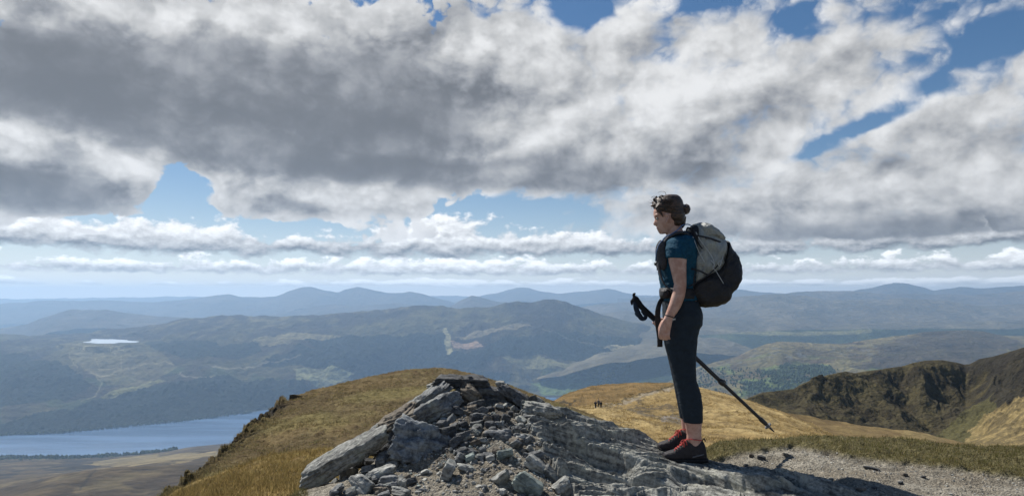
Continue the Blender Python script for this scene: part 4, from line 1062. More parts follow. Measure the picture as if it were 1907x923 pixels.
class Shape:
    def __init__(self): self.V, self.F = [], []
    def add(self, vf):
        o = len(self.V); self.V += [tuple(v) for v in vf[0]]; self.F += [tuple(i + o for i in f) for f in vf[1]]
        return self
    def loft(self, rings, seg=20, power=2.0): return self.add(loft_vf(rings, seg, power))
    def tube(self, pts, r, seg=10, flat=1.0, up=Vector((0, 1, 0)), per=5):
        n0 = len(pts); sp = smooth_path(pts, per) if len(pts) > 2 else [Vector(p) for p in pts]
        if isinstance(r, (list, tuple)): r = list(np.interp(np.linspace(0, n0 - 1, len(sp)), range(n0), r))
        return self.add(loft_vf(tube_rings(sp, r, up, flat), seg))
    def ball(self, c, rx, ry, rz, sub=2):
        d, f = ico(sub)
        return self.add(([Vector(c) + Vector((q[0] * rx, q[1] * ry, q[2] * rz)) for q in d], f))
    def mesh(self, name, smooth=True):
        me = bpy.data.meshes.new(name); me.from_pydata(self.V, [], self.F)
        bm = bmesh.new(); bm.from_mesh(me); bmesh.ops.recalc_face_normals(bm, faces=bm.faces); bm.to_mesh(me); bm.free()
        me.polygons.foreach_set('use_smooth', np.full(len(me.polygons), smooth)); me.update()
        return me
    def build(self, name, mat, parent=None, smooth=True):
        return link(name, self.mesh(name, smooth), mat, parent)
    def fused(self, name, mat, parent=None, voxel=0.005, smooth_it=6, fac=0.5):
        """all pieces melted into one continuous surface"""
        tmp = bpy.data.objects.new('tmp', self.mesh('tmp')); COL.objects.link(tmp)
        r = tmp.modifiers.new('r', 'REMESH'); r.mode = 'VOXEL'; r.voxel_size = voxel; r.use_smooth_shade = True
        if smooth_it:
            s = tmp.modifiers.new('s', 'SMOOTH'); s.iterations = smooth_it; s.factor = fac
        dg = bpy.context.evaluated_depsgraph_get()
        me = bpy.data.meshes.new_from_object(tmp.evaluated_get(dg))
        me.name = name
        bpy.data.objects.remove(tmp)
        me.materials.clear()
        me.polygons.foreach_set('use_smooth', np.full(len(me.polygons), True)); me.update()
        return link(name, me, mat, parent)
def pillow(outline, yc, hw, k=5.0, power=0.5, puff_fn=None):
    """an outline in the picture plane given real thickness: flat cheeks, rounded rim"""
    pts = [world_pt(x, y, yc) for x, y in outline]
    pts = smooth_path(pts + [pts[0]], 7)[:-1]
    c = sum(pts, Vector()) / len(pts)
    lv = [1.0, 0.985, 0.95, 0.90, 0.84, 0.77, 0.69, 0.61, 0.52, 0.43, 0.33, 0.22, 0.10]
    V, F = [], []
    n = len(pts)
    rings = [(s, +1) for s in lv[::-1]] + [(s, -1) for s in lv[1:]]
    for s, sg in rings:
        h = hw * (1 - s ** k) ** power
        for p in pts:
            q = c + (p - c) * s
            dy = sg * h
            if puff_fn is not None: dy += sg * puff_fn(q) * min(1.0, (1 - s) * 6)
            V.append(Vector((q.x, q.y + dy, q.z)))
    for r in range(len(rings) - 1):
        for i in range(n):
            j = (i + 1) % n
            F.append((r * n + i, r * n + j, (r + 1) * n + j, (r + 1) * n + i))
    V.append(sum(V[:n], Vector()) / n); V.append(sum(V[-1 - n:-1], Vector()) / n)
    for i in range(n):
        j = (i + 1) % n
        F.append((len(V) - 2, j, i)); F.append((len(V) - 1, (len(rings) - 1) * n + i, (len(rings) - 1) * n + j))
    return V, F

# ------------------------------------------------------------------ materials for people and gear
def cloth_mat(name, col, rough=0.85, var=0.25, scale=30.0, bd=0.002, spec=0.2, sheen=0.0, wr=None):
    m, b, bs = new_mat(name)
    p = pos(b)
    n = b.noise(p, scale, 5, 0.6); n2 = b.noise(p, scale * 12, 2, 0.5)
    b.l.new(b.vm('SCALE', (*col,), scale=b.lin(n, 0.3, 0.7, 1 - var, 1 + var)), bs.inputs['Base Color'])
    bs.inputs['Roughness'].default_value = rough; bs.inputs['Specular IOR Level'].default_value = spec
    if sheen: bs.inputs['Sheen Weight'].default_value = sheen
    h = b.m('ADD', b.m('MULTIPLY', n, 4.0), b.m('MULTIPLY', n2, 0.3))
    if wr:
        w = b.noise(b.vm('MULTIPLY', p, wr), 1.0, 4, 0.6, 0.8)
        h = b.m('ADD', h, b.m('MULTIPLY', w, 14.0))
    bump(b, bs, h, 0.8, bd)
    return m
m, b, bs = new_mat('skin')
n = b.noise(pos(b), 22.0, 4, 0.6)
b.l.new(b.mix(b.sstep(n, 0.35, 0.65), (0.42, 0.225, 0.165), (0.54, 0.335, 0.26)), bs.inputs['Base Color'])
bs.inputs['Roughness'].default_value = 0.55; bs.inputs['Specular IOR Level'].default_value = 0.35
bs.inputs['Subsurface Weight'].default_value = 0.0
M_SKIN = m
m, b, bs = new_mat('hair')
n = b.noise(b.vm('MULTIPLY', pos(b), (25, 60, 140)), 1.0, 5, 0.6, 1.2)
b.l.new(b.mix(b.sstep(n, 0.38, 0.68), (0.014, 0.008, 0.005), (0.11, 0.060, 0.033)), bs.inputs['Base Color'])
bs.inputs['Roughness'].default_value = 0.42; bs.inputs['Specular IOR Level'].default_value = 0.5
bump(b, bs, n, 1.0, 0.006)
M_HAIR = m
M_SHIRT = cloth_mat('teal_shirt', (0.008, 0.056, 0.098), wr=(14, 14, 22), bd=0.0016)
M_LEGG = cloth_mat('navy_leggings', (0.0095, 0.018, 0.028), 0.75, 0.2, wr=(10, 10, 24), bd=0.0008, spec=0.3)
M_BLACK = cloth_mat('black_fabric', (0.017, 0.016, 0.018), 0.6, 0.3, 20, wr=(12, 12, 12), bd=0.0022, spec=0.35)
M_GREY = cloth_mat('grey_packcloth', (0.30, 0.31, 0.295), 0.5, 0.15, 16, wr=(16, 16, 9), bd=0.0035, spec=0.35)
M_WEB = cloth_mat('dark_webbing', (0.03, 0.03, 0.034), 0.8, 0.2, 60)
M_CHAR = cloth_mat('charcoal_mesh', (0.055, 0.055, 0.062), 0.85, 0.25, 90, bd=0.002)
M_SHOE = cloth_mat('shoe_upper', (0.030, 0.027, 0.030), 0.6, 0.35, 45, bd=0.002)
M_SOLE = cloth_mat('shoe_rubber', (0.016, 0.016, 0.017), 0.7, 0.2, 80)
M_LACE = cloth_mat('coral_lace', (0.48, 0.075, 0.065), 0.8, 0.15, 90)
M_CORD = cloth_mat('pale_cord', (0.45, 0.46, 0.46), 0.7, 0.1, 90)
M_TUBE = cloth_mat('blue_tube', (0.10, 0.19, 0.36), 0.35, 0.1, 90, spec=0.5)
M_METAL = cloth_mat('black_alloy', (0.018, 0.018, 0.02), 0.32, 0.2, 40, bd=0.0003, spec=0.5)
M_RUB = cloth_mat('grip_foam', (0.016, 0.017, 0.021), 0.9, 0.2, 120, bd=0.001)
M_STRAP = cloth_mat('pole_strap', (0.025, 0.035, 0.055), 0.85, 0.25, 60)
M_PLAST = cloth_mat('grey_plastic', (0.16, 0.16, 0.165), 0.5, 0.1, 60)
M_LIP = cloth_mat('lip', (0.40, 0.15, 0.13), 0.5, 0.1, 60)
M_EYE = cloth_mat('eye_white', (0.32, 0.28, 0.25), 0.3, 0.02, 60)
M_IRIS = cloth_mat('iris', (0.05, 0.04, 0.03), 0.2, 0.1, 60)
M_GLASS = cloth_mat('dark_lens', (0.008, 0.008, 0.01), 0.5, 0.1, 60, bd=0.0, spec=0.15)

def wrinkle(o, amp, fx, fz, skew=0.0, seed=1):
    """soft folds pressed into a cloth surface"""
    me = o.data; n = len(me.vertices)
    v = np.zeros(n * 3); nn = np.zeros(n * 3)
    me.vertices.foreach_get('co', v); me.vertices.foreach_get('normal', nn)
    v = v.reshape(-1, 3); nn = nn.reshape(-1, 3)
    d = ridged((v[:, 0] + v[:, 1] * 0.7) * fx + v[:, 2] * skew, v[:, 2] * fz + v[:, 1] * 4, 3, seed) - 0.2
    me.vertices.foreach_set('co', (v + nn * (amp * d)[:, None]).reshape(-1)); me.update()
# ------------------------------------------------------------------ the hiker
YC = 4.66
BASE = world_pt(1285, 857, YC)
hiker = bpy.data.objects.new('person', None); COL.objects.link(hiker)
hiker.location = (BASE.x, BASE.y, 0.0)
set_props(hiker, 'woman in teal T-shirt and navy leggings standing in profile on the bedrock', 'person')
def under(o, root):
    """parent while keeping the place"""
    o.parent = root; o.matrix_parent_inverse = Matrix.Translation(root.location).inverted()
    return o

TORSO = [(1242, 430, 1267, 421, .052), (1241, 440, 1272, 431, .058), (1238, 447, 1282, 437, .105), (1236, 454, 1289, 445, .165), (1233, 470, 1293, 463, .185),
         (1229, 490, 1293, 489, .172), (1232, 515, 1291, 515, .150), (1236, 538, 1289, 540, .140), (1237, 560, 1296, 560, .160), (1238, 588, 1304, 586, .178), (1240, 612, 1303, 605, .172), (1248, 624, 1292, 616, .12)]
LEG_N = [(1239, 596, 1302, 588, .080), (1238, 618, 1302, 610, .086), (1239, 636, 1298, 625, .085), (1245, 660, 1295, 655, .078), (1253, 690, 1294, 686, .067), (1259, 713, 1295, 706, .060),
         (1264, 735, 1304, 734, .058), (1268, 758, 1307, 758, .055), (1275, 786, 1307, 787, .046), (1279, 808, 1306, 809, .038), (1278, 832, 1308, 832, .038), (1278, 845, 1308, 845, .036)]
LEG_F = [(1239, 596, 1302, 588, .080), (1237, 618, 1302, 610, .086), (1238, 636, 1296, 625, .085), (1244, 660, 1292, 655, .078), (1251, 690, 1291, 686, .067), (1256, 713, 1291, 706, .060),
         (1260, 735, 1299, 732, .058), (1264, 755, 1300, 755, .055), (1268, 778, 1297, 780, .044), (1270, 798, 1294, 799, .037), (1269, 820, 1296, 820, .037), (1269, 832, 1296, 832, .035)]
YN, YF = 4.572, 4.752
ARM_N = [(1246, 447, 1279, 442, .050, 4.545), (1243, 456, 1282, 452, .058, 4.515), (1243, 470, 1280, 472, .057, 4.498), (1246, 490, 1278, 492, .052, 4.486), (1251, 510, 1278, 513, .047, 4.478), (1255.5, 529, 1278, 533, .043, 4.472),
         (1252, 546, 1275, 553, .042, 4.468), (1247, 563, 1268, 571, .036, 4.464), (1242, 577, 1260, 583, .031, 4.46), (1237.5, 589, 1252.5, 594, .026, 4.458), (1234, 598, 1251, 602, .021, 4.458)]
ARM_F = [(1246, 447, 1279, 442, .050, 4.775), (1243, 456, 1282, 452, .058, 4.805), (1244, 470, 1281, 472, .057, 4.822), (1248, 490, 1280, 492, .052, 4.834), (1254, 510, 1281, 513, .047, 4.845), (1258, 529, 1281, 533, .043, 4.852),
         (1254, 548, 1276, 556, .042, 4.858), (1246, 566, 1266, 576, .036, 4.862), (1238, 582, 1253, 590, .029, 4.866), (1233, 592, 1247, 600, .024, 4.862)]
HEAD = [(1244, 365.5, 1262, 365.5, .028), (1233, 369, 1264, 369, .048), (1224, 377, 1268, 377, .065), (1219, 387, 1270, 386, .072), (1217, 395, 1271, 394, .074), (1217.6, 402, 1271, 400, .073), (1220, 408, 1273, 405, .071),
        (1220.6, 414, 1270, 411, .068), (1222.2, 420, 1267, 416, .062), (1223.6, 424.5, 1264, 420, .056), (1225, 428.5, 1260, 424, .050), (1226.4, 432, 1256, 428, .042), (1230, 436, 1250, 433, .030)]
NOSE = [(1219.8, 404, 1230, 404, .006), (1219.2, 409, 1230, 409, .009), (1217.4, 413.5, 1230, 413.5, .012), (1216.0, 417, 1230, 417, .015), (1217.8, 419.6, 1230, 419.6, .014), (1222.5, 421, 1230, 421, .009)]
body = Shape()
body.loft(side_rings(TORSO, YC), 26, 2.3)
body.loft(side_rings(LEG_N, YN)).loft(side_rings(LEG_F, YF))
body.loft(side_rings(ARM_N)).loft(side_rings(ARM_F))
body.loft(side_rings(HEAD, YC), 26, 2.15).loft(side_rings(NOSE, YC), 12)
body.loft(side_rings([(1238, 424, 1266, 412, .050), (1241, 436, 1271, 428, .054), (1240, 449, 1276, 440, .064)], YC))
for s in (-1, 1):                                                    # ears, chin, lips
    body.tube([world_pt(1238.5, 400, YC + s * .074), world_pt(1242.5, 398.5, YC + s * .085), world_pt(1245.5, 403, YC + s * .090), world_pt(1243.5, 410, YC + s * .084), world_pt(1240, 415, YC + s * .075)], .0068, 8)
    body.ball(world_pt(1241.5, 405.5, YC + s * .073), .012, .007, .020)
body.ball(world_pt(1231, 431.5, YC), .017, .020, .013)
body.ball(world_pt(1225.6, 424, YC), .010, .020, .0075).ball(world_pt(1226.6, 427.6, YC), .010, .018, .007)
body.ball(world_pt(1222.5, 401, YC - .03), .012, .022, .007).ball(world_pt(1222.5, 401, YC + .03), .012, .022, .007)
# near hand: relaxed, back of the hand outwards, four curled fingers and a thumb in front
hy = 4.458
body.loft(side_rings([(1236, 592, 1252, 596, .024, hy), (1231, 601, 1251, 605, .019, hy), (1227.6, 610, 1249, 613, .017, hy + .002), (1226.4, 617, 1247.6, 620, .014, hy + .004)]), 16, 2.4)
for i in range(4):
    t = i / 3.0
    kx, ky = 1229.0 + 16.4 * t, 617 + 2.2 * t
    L = (1.0, 1.10, 1.04, 0.84)[i]
    q0 = world_pt(kx + .3, ky - 3, hy + .002); q1 = world_pt(kx - .6, ky + 5.6 * L, hy - .002); q2 = world_pt(kx + .2, ky + 11.4 * L, hy + .013); q3 = world_pt(kx + 1.6, ky + 12.8 * L, hy + .030)
    body.tube([q0, q1, q2, q3], [.0098, .0092, .0085, .0072], 10)
    body.ball(q3, .0072, .0072, .0072)
body.tube([world_pt(1235, 597, hy + .014), world_pt(1230, 606, hy + .020), world_pt(1228, 614, hy + .024), world_pt(1229.6, 622, hy + .028)], [.012, .0105, .0095, .0075], 10)
# far hand closed round the pole
PA, PB = world_pt(1183, 560, 4.878), world_pt(1442, 803.5, 4.878)
pdir = (PB - PA).normalized()
pc = PA + pdir * ((world_pt(1227, 602, 4.878) - PA).dot(pdir))
pn1 = Vector((0, 1, 0)); pn2 = pdir.cross(pn1).normalized()
if pn2.z < 0: pn2 = -pn2
body.loft([(world_pt(1240, 592, 4.864), Vector((.020, 0, .016)), Vector((0, .022, 0))), (pc + pn2 * .026 + pdir * .012 + Vector((0, -.012, 0)), pdir * .040, pn2 * .016 + Vector((0, .006, 0))), (pc + pn2 * .012 + Vector((0, -.028, 0)), pdir * .040, pn2 * .022)], 14)
for i in range(4):
    o_ = pdir * (.032 - .0205 * i)
    ang = [150, 205, 265, 325, 380]
    body.tube([pc + o_ + (-pn1 * math.cos(math.radians(a - 180)) + -pn2 * math.sin(math.radians(a - 180))) * (.0255 if k < 4 else .024) for k, a in enumerate(ang)], [.0095, .0095, .009, .0085, .0075], 10)
body.tube([pc + pn2 * .030 - pdir * .030 + Vector((0, -.01, 0)), pc + pn2 * .028 - pdir * .045 + Vector((0, .008, 0)), pc + pn2 * .012 - pdir * .050 + Vector((0, .026, 0)), pc - pn2 * .010 - pdir * .046 + Vector((0, .027, 0))], [.011, .010, .009, .0075], 10)
under(body.fused('body', M_SKIN, None, 0.0042, 4, 0.5), hiker)

shirt = Shape()
shirt.loft(side_rings(TORSO[1:2] + TORSO[2:9], YC, .011), 26, 2.3)
shirt.loft(side_rings([(1246, 444, 1282, 438, .045, 4.56), (1241.5, 450, 1283, 447, .060, 4.53), (1241, 462, 1282, 464, .064, 4.505), (1240.6, 472, 1280, 475, .063, 4.497), (1241, 480.5, 1279, 482.5, .060, 4.492)], None, .004), 22)
shirt.loft(side_rings([(1246, 444, 1282, 438, .045, 4.76), (1241.5, 450, 1283, 447, .060, 4.79), (1241, 462, 1282, 464, .064, 4.815), (1241, 472, 1280, 475, .063, 4.823), (1241, 480.5, 1279, 482.5, .060, 4.828)], None, .004), 22)
wrinkle(under(shirt.fused('t_shirt', M_SHIRT, None, 0.006, 4), hiker), .0055, 9, 13, 8, 3)
legg = Shape()
legg.loft(side_rings([TORSO[8], TORSO[9], TORSO[10], TORSO[11]], YC, .007), 26, 2.3)
legg.loft(side_rings(LEG_N[:9], YN, .0055)).loft(side_rings(LEG_F[:9], YF, .0055))
wrinkle(under(legg.fused('leggings', M_LEGG, None, 0.006, 4), hiker), .0018, 7, 22, 6, 5)

hair = Shape()
hair.loft(side_rings([(1241, 362.5, 1262, 363, .028), (1227, 366, 1267, 367, .056), (1217, 373, 1271, 374, .073), (1214.2, 381, 1273, 382, .080), (1217.5, 388, 1273.5, 389, .082), (1232, 395, 1274, 395, .0815), (1245.5, 402, 1275, 401, .079),
                      (1250, 409, 1274, 408, .076), (1253, 415.5, 1270, 414, .066), (1256, 421, 1267, 418, .050)], YC), 28, 2.1)
hair.ball(world_pt(1277.5, 389.5, YC), .028, .036, .035, 3)
for a in range(7):
    an = a / 7 * 2 * math.pi
    hair.ball(world_pt(1278 + 4.4 * math.cos(an), 389.5 + 6.0 * math.sin(an), YC + .02 * math.sin(3 * an)), .013, .024, .013, 2)
for (x, y, dy) in ((1216, 377, .02), (1214.5, 383, -.03), (1218, 371, -.02), (1222, 367, .03), (1232, 365, -.03)):
    hair.ball(world_pt(x, y, YC + dy), .009, .016, .009, 2)
for s in (-1, 1):                                                    # side locks before and behind the ear, nape
    hair.tube([world_pt(1224, 391, YC + s * .066), world_pt(1231, 397, YC + s * .0755), world_pt(1235.5, 405, YC + s * .0755)], [.012, .008, .002], 8)
    hair.ball(world_pt(1259, 401, YC + s * .048), .052, .037, .046, 3).ball(world_pt(1260, 413, YC + s * .036), .034, .036, .030, 3)
    hair.ball(world_pt(1233, 386, YC + s * .050), .046, .031, .034, 3).ball(world_pt(1246, 390, YC + s * .052), .05, .032, .036, 3)
hair.tube([world_pt(1266, 405, YC), world_pt(1267, 418, YC), world_pt(1263, 427, YC)], [.045, .032, .008], 10)
ho = under(hair.fused('hair', M_HAIR, None, 0.004, 1), hiker)
wisps = Shape()
rs = random.Random(4)
for k in range(16):
    sx, sy = rs.choice([(1216, 378), (1215, 384), (1220, 370), (1230, 366), (1226, 368), (1278, 382), (1268, 415), (1236, 399), (1250, 363)])
    dy = rs.uniform(-.06, .06)
    p0 = world_pt(sx + rs.uniform(-1, 1), sy + rs.uniform(-2, 2), YC + dy)
    dx_, dz_ = (-rs.uniform(.004, .02), rs.uniform(-.012, .016)) if sx < 1240 else (rs.uniform(-.004, .014), rs.uniform(-.004, .012))
    if (sx, sy) == (1236, 399): dx_, dz_, p0 = rs.uniform(-.01, .0), -rs.uniform(.01, .03), world_pt(sx, sy, YC - .079)
    wisps.tube([p0, p0 + Vector((dx_ * .6, 0, dz_)), p0 + Vector((dx_ * 1.6, rs.uniform(-.008, .008), dz_ * 1.3))], [.0010, .0008, .0005], 5, per=3)
wisps.tube([world_pt(1239, 366, YC), world_pt(1240, 361, YC), world_pt(1237.5, 357, YC), world_pt(1231, 356.5, YC), world_pt(1225, 359, YC)], [.0017, .0014, .0013, .0011, .0008], 5)
wisps.tube([world_pt(1222, 368, YC - .02), world_pt(1217, 365, YC - .02), world_pt(1213, 369, YC - .02)], [.0015, .0012, .0008], 5)
def hair_pt(px, py, s, lift=.0015):
    ys = [366, 373, 381, 388, 395, 402, 409, 415.5, 421]
    f = np.interp(py, ys, [1227, 1217, 1214.2, 1217.5, 1232, 1245.5, 1250, 1253, 1256]); b_ = np.interp(py, ys, [1267, 1271, 1273, 1273.5, 1274, 1275, 1274, 1270, 1267])
    h = np.interp(py, ys, [.056, .073, .080, .082, .0825, .081, .077, .066, .050])
    xn = max(-0.98, min(0.98, (px - (f + b_) / 2) / ((b_ - f) / 2)))
    return world_pt(px, py, YC + s * (h * math.sqrt(1 - xn * xn) + lift))
for s in (-1, 1):                                                    # locks combed back to the bun
    for k in range(60):
        sx, sy = rs.uniform(1217, 1246), rs.uniform(367, 397)
        if sy > 388 and sx < 1232: sx += 14
        ex_, ey = 1272 + rs.uniform(-1, 1), 388 + rs.uniform(-6, 8)
        mid = (0.55 * sx + 0.45 * ex_, 0.5 * sy + 0.5 * ey - rs.uniform(2, 6))
        wisps.tube([hair_pt(sx, sy, s), hair_pt(*mid, s, .003), hair_pt(0.2 * sx + 0.8 * ex_, 0.2 * sy + 0.8 * ey, s, .002), hair_pt(ex_, ey, s, .001)], [.0010, .0024, .0022, .0010], 5, per=4)
wo = wisps.build('loose_strands', M_HAIR); under(wo, hiker); wo.parent = ho; wo['kind'] = 'stuff'
for s in (-1, 1):
    e = Shape().ball(world_pt(1224.0, 407.0, YC + s * .033), .0095, .012, .0095); eo = under(e.build('eye', M_EYE), hiker)
    ir = Shape().ball(world_pt(1222.2, 407.2, YC + s * .036), .0055, .008, .006); io = ir.build('iris', M_IRIS); io.parent = eo
    br = Shape().tube([world_pt(1219.6, 401.4, YC + s * .018), world_pt(1221.4, 399.8, YC + s * .045), world_pt(1226, 401, YC + s * .062)], [.0016, .0022, .001], 6)
    under(br.build('eyebrow', M_HAIR), hiker)
lp = Shape().tube([world_pt(1225.4, 425.0, YC - .020), world_pt(1223.6, 424.9, YC), world_pt(1225.4, 425.0, YC + .020)], [.002, .0042, .002], 8, up=Vector((0, 0, 1)))
under(lp.build('lips', M_LIP), hiker)
wb = Shape().loft(side_rings([(1238.6, 585.2, 1254.8, 590.6, .0305, 4.459), (1238.0, 587.0, 1254.2, 592.2, .0302, 4.459)]), 20)
under(wb.build('wristband', M_WEB), hiker)

def shoe(name, dx, dy, yc):
    q = lambda x, y: (x + dx, y + dy)
    spec = [(1235, 846, 1236, 851, .018), (1238, 841.5, 1239, 854, .032), (1245, 839, 1246, 855.5, .042), (1255, 836, 1256, 856, .046), (1264, 830.5, 1264, 856.5, .045), (1271, 824, 1272, 857, .042),
            (1278, 818.5, 1279, 857, .040), (1288, 817, 1288, 857, .040), (1300, 817.6, 1300, 857.5, .041), (1308, 818.5, 1309, 857.5, .038), (1312, 826, 1314, 857.5, .033), (1314, 838, 1316, 857, .024)]
    r = side_rings([(*q(a, b_), *q(c_, d_), h) for a, b_, c_, d_, h in spec], yc)
    up = Shape().loft(r, 20, 2.5)
    uo = under(up.fused(name, M_SHOE, None, 0.004, 3), hiker)
    so = Shape().loft(side_rings([(*q(a, b_), *q(c_, d_), h) for a, b_, c_, d_, h in
        [(1234, 847, 1236, 852, .020), (1238, 849.5, 1238, 857, .037), (1248, 851, 1248, 859, .048), (1262, 851.5, 1262, 859.5, .049), (1280, 851.5, 1280, 859.5, .045), (1300, 851, 1300, 860, .046), (1312, 850, 1313, 860, .040), (1317, 851, 1318, 860, .026)]], yc), 18, 3.5)
    s_ = so.build('sole', M_SOLE); s_.parent = uo
    st = Shape().loft(side_rings([(*q(1287, 846.5), *q(1287, 850), .0465), (*q(1308, 841), *q(1308, 845), .0415)], yc), 14, 3)
    t_ = st.build('heel_stripe', M_PLAST); t_.parent = uo
    la = Shape()
    tops = [(1257, 834.6), (1261, 831.6), (1265, 828.6), (1269, 825), (1273, 821.4), (1277, 818.4)]
    for k, (x, y) in enumerate(tops):
        la.tube([world_pt(*q(x - 1, y + 4.2), yc - .036), world_pt(*q(x + .6, y - .6), yc - .018), world_pt(*q(x + 1.6, y - 1.4), yc + .018), world_pt(*q(x + .4, y + 4.2), yc + .036)], .0029, 6, per=4)
        if k: la.tube([world_pt(*q(x - 1, y + 4.2), yc - .038), world_pt(*q(x - 2.4, y + 1.5), yc - .010), world_pt(*q(tops[k - 1][0] + .4, tops[k - 1][1] + 3.4), yc + .036)], .0027, 6, per=4)
    for sx, sy in ((-5, 9), (-1, 12), (4, 8), (-8, 5)):
        la.tube([world_pt(*q(1275, 818.5), yc - .03), world_pt(*q(1275 + sx * .6, 818 + sy * .3), yc - .046), world_pt(*q(1275 + sx, 820 + sy), yc - .050)], .0033, 6, per=4)
    la.tube([world_pt(*q(1277, 818.6), yc - .034), world_pt(*q(1283, 817.2), yc - .043), world_pt(*q(1296, 818.4), yc - .042), world_pt(*q(1307, 819.4), yc - .034)], .0032, 6, per=4)
    l_ = la.build('laces', M_LACE); l_.parent = uo
    pt = Shape().tube([world_pt(*q(1308, 819), yc), world_pt(*q(1312, 816), yc), world_pt(*q(1313.4, 822), yc)], .0036, 6)
    p_ = pt.build('heel_tab', M_WEB); p_.parent = uo
    return uo
sn = shoe('shoe', 0, 0, YN)
sf = shoe('shoe', -10.5, -18.2, YF)

# ------------------------------------------------------------------ backpack
pack = bpy.data.objects.new('backpack', None); COL.objects.link(pack)
pack.location = world_pt(1325, 571, YC)
set_props(pack, 'grey and black hiking backpack worn by the woman in teal', 'backpack')
def fold(q): return 0.010 * math.sin(q.x * 26 + q.z * 19) * math.sin(q.z * 31 - q.x * 9) + 0.006 * math.sin(q.x * 60 - q.z * 44)
def sag(q): return 0.014 * math.sin(q.x * 15 - q.z * 13 + 1.0) + 0.006 * math.sin(q.x * 38 + q.z * 30)
bag = Shape().add(pillow([(1290, 419), (1300, 417), (1312, 420), (1325, 427), (1337, 437), (1346, 447), (1350, 462), (1349, 482), (1344, 500), (1328, 515), (1300, 528), (1284, 532), (1281, 500), (1284, 460), (1287, 434)], YC, .150, 4.0, 0.5, fold))
wrinkle(under(bag.build('main_bag', M_GREY), pack), .010, 16, 10, 9, 7)
lidc = Shape().add(pillow([(1289, 420), (1300, 416), (1313, 419), (1327, 427), (1338, 437), (1346, 446), (1340, 452), (1326, 447), (1308, 446), (1292, 440)], YC, .158, 3.5, 0.5, fold))
wrinkle(under(lidc.build('roll_top', M_GREY), pack), .008, 18, 16, -7, 9)
pock = Shape().add(pillow([(1351, 449), (1361, 463), (1370, 480), (1375, 503), (1373, 522), (1365, 538), (1356, 547), (1351, 559), (1338, 568), (1313, 571), (1293, 567), (1279, 557), (1275, 542), (1283, 529), (1302, 519), (1324, 505), (1340, 487), (1347, 466)], YC, .166, 6.0, 0.5, sag))
po = under(pock.build('front_pocket', M_BLACK), pack); wrinkle(po, .010, 12, 9, -8, 11)
seam = Shape().tube([world_pt(1331, 500, YC - .170), world_pt(1338, 512, YC - .172), world_pt(1347, 527, YC - .168), world_pt(1353, 541, YC - .15)], .0022, 6)
s_ = seam.build('seam_cord', M_CORD); s_.parent = po
bp = Shape().add(pillow([(1284, 424), (1290, 419), (1294, 424), (1290, 460), (1287, 500), (1285, 548), (1277, 552), (1276, 520), (1279, 470), (1281, 436)], YC, .135, 8.0))
under(bp.build('back_panel', M_BLACK), pack)
for pts in ([(1296, 432, .152), (1304, 447, .160), (1318, 466, .162), (1328, 482, .162), (1331, 496, .168)], [(1290, 440, .145), (1300, 465, .158), (1312, 488, .160)], [(1343, 447, .125), (1347, 462, .142), (1346, 478, .150), (1340, 490, .160)],
            [(1324, 484, .166), (1330, 492, .170), (1328, 499, .172), (1333, 503, .172)], [(1342, 484, .168), (1337, 489, .172), (1340, 495, .172), (1344, 486, .168)]):
    under(Shape().tube([world_pt(x, y, YC - d_ - .003) for x, y, d_ in pts], .0024, 6).build('compression_cord', M_CORD), pack)
for pts in ([(1291, 424, .10), (1296, 440, .148), (1302, 455, .157), (1308, 463, .160)], [(1283, 533, .150), (1300, 524, .168), (1322, 509, .171), (1338, 493, .168)]):
    under(Shape().tube([world_pt(x, y, YC - d_ - .002) for x, y, d_ in pts], .0045, 6).build('side_strap', M_WEB), pack)

for (x0, y0, x1, y1, d0, d1) in ((1296, 438, 1345, 452, .160, .130), (1287, 500, 1318, 512, .156, .170)):
    st_ = Shape().tube([world_pt(x0, y0, YC - d0), world_pt((x0 + x1) / 2, (y0 + y1) / 2 - 2, YC - max(d0, d1) - .010), world_pt(x1, y1, YC - d1)], .0055, 8, 0.4)
    so2 = under(st_.build('compression_strap', M_WEB), pack)
    bz = Shape().ball(world_pt(x0 * .6 + x1 * .4, y0 * .6 + y1 * .4 - 1, YC - max(d0, d1) - .011), .011, .005, .008)
    z_ = bz.build('strap_buckle', M_METAL); z_.parent = so2
hl = Shape().tube([world_pt(1289, 428, YC - .03), world_pt(1281, 424, YC - .03), world_pt(1279, 431, YC - .02), world_pt(1286, 436, YC - .02)], .006, 8)
under(hl.build('haul_loop', M_WEB), pack)
for s in (-1, 1):
    ss = Shape().tube([world_pt(1286, 446, YC + s * .085), world_pt(1280, 436.5, YC + s * .095), world_pt(1266, 433.5, YC + s * .100), world_pt(1251, 438, YC + s * .100), world_pt(1238, 449, YC + s * .100), world_pt(1230, 466, YC + s * .100), world_pt(1226, 488, YC + s * .102), world_pt(1230, 512, YC + s * .110), world_pt(1240, 532, YC + s * .135), world_pt(1262, 545, YC + s * .165), world_pt(1281, 548, YC + s * .140)],
                      [.010, .011, .012, .011, .010, .010, .010, .007, .005, .005, .005], 12, 3.0)
    so_ = under(ss.build('shoulder_strap', M_CHAR), pack)
    pu = Shape().add(pillow([(1223, 455), (1229, 447), (1238, 450), (1242, 470), (1242, 494), (1235, 503), (1227, 497), (1222, 484), (1221, 466)], YC + s * .100, .042, 4.0))
    pu_ = pu.build('chest_pouch', M_CHAR); pu_.parent = so_
hb_ = Shape()
hb_.loft(side_rings([(1232, 536, 1290, 538, .158), (1231, 541, 1291, 543, .164), (1231.5, 549, 1293, 551, .166), (1233, 555, 1295, 557, .164)], YC, .006), 28, 2.3)
hbo = under(hb_.build('hip_belt', M_BLACK), pack)
bk = Shape().add(pillow([(1230, 541), (1238, 537), (1246, 540), (1247, 550), (1238, 556), (1230, 552)], YC - .10, .05, 4.0))
b_ = bk.build('belt_pouch', M_BLACK); b_.parent = hbo
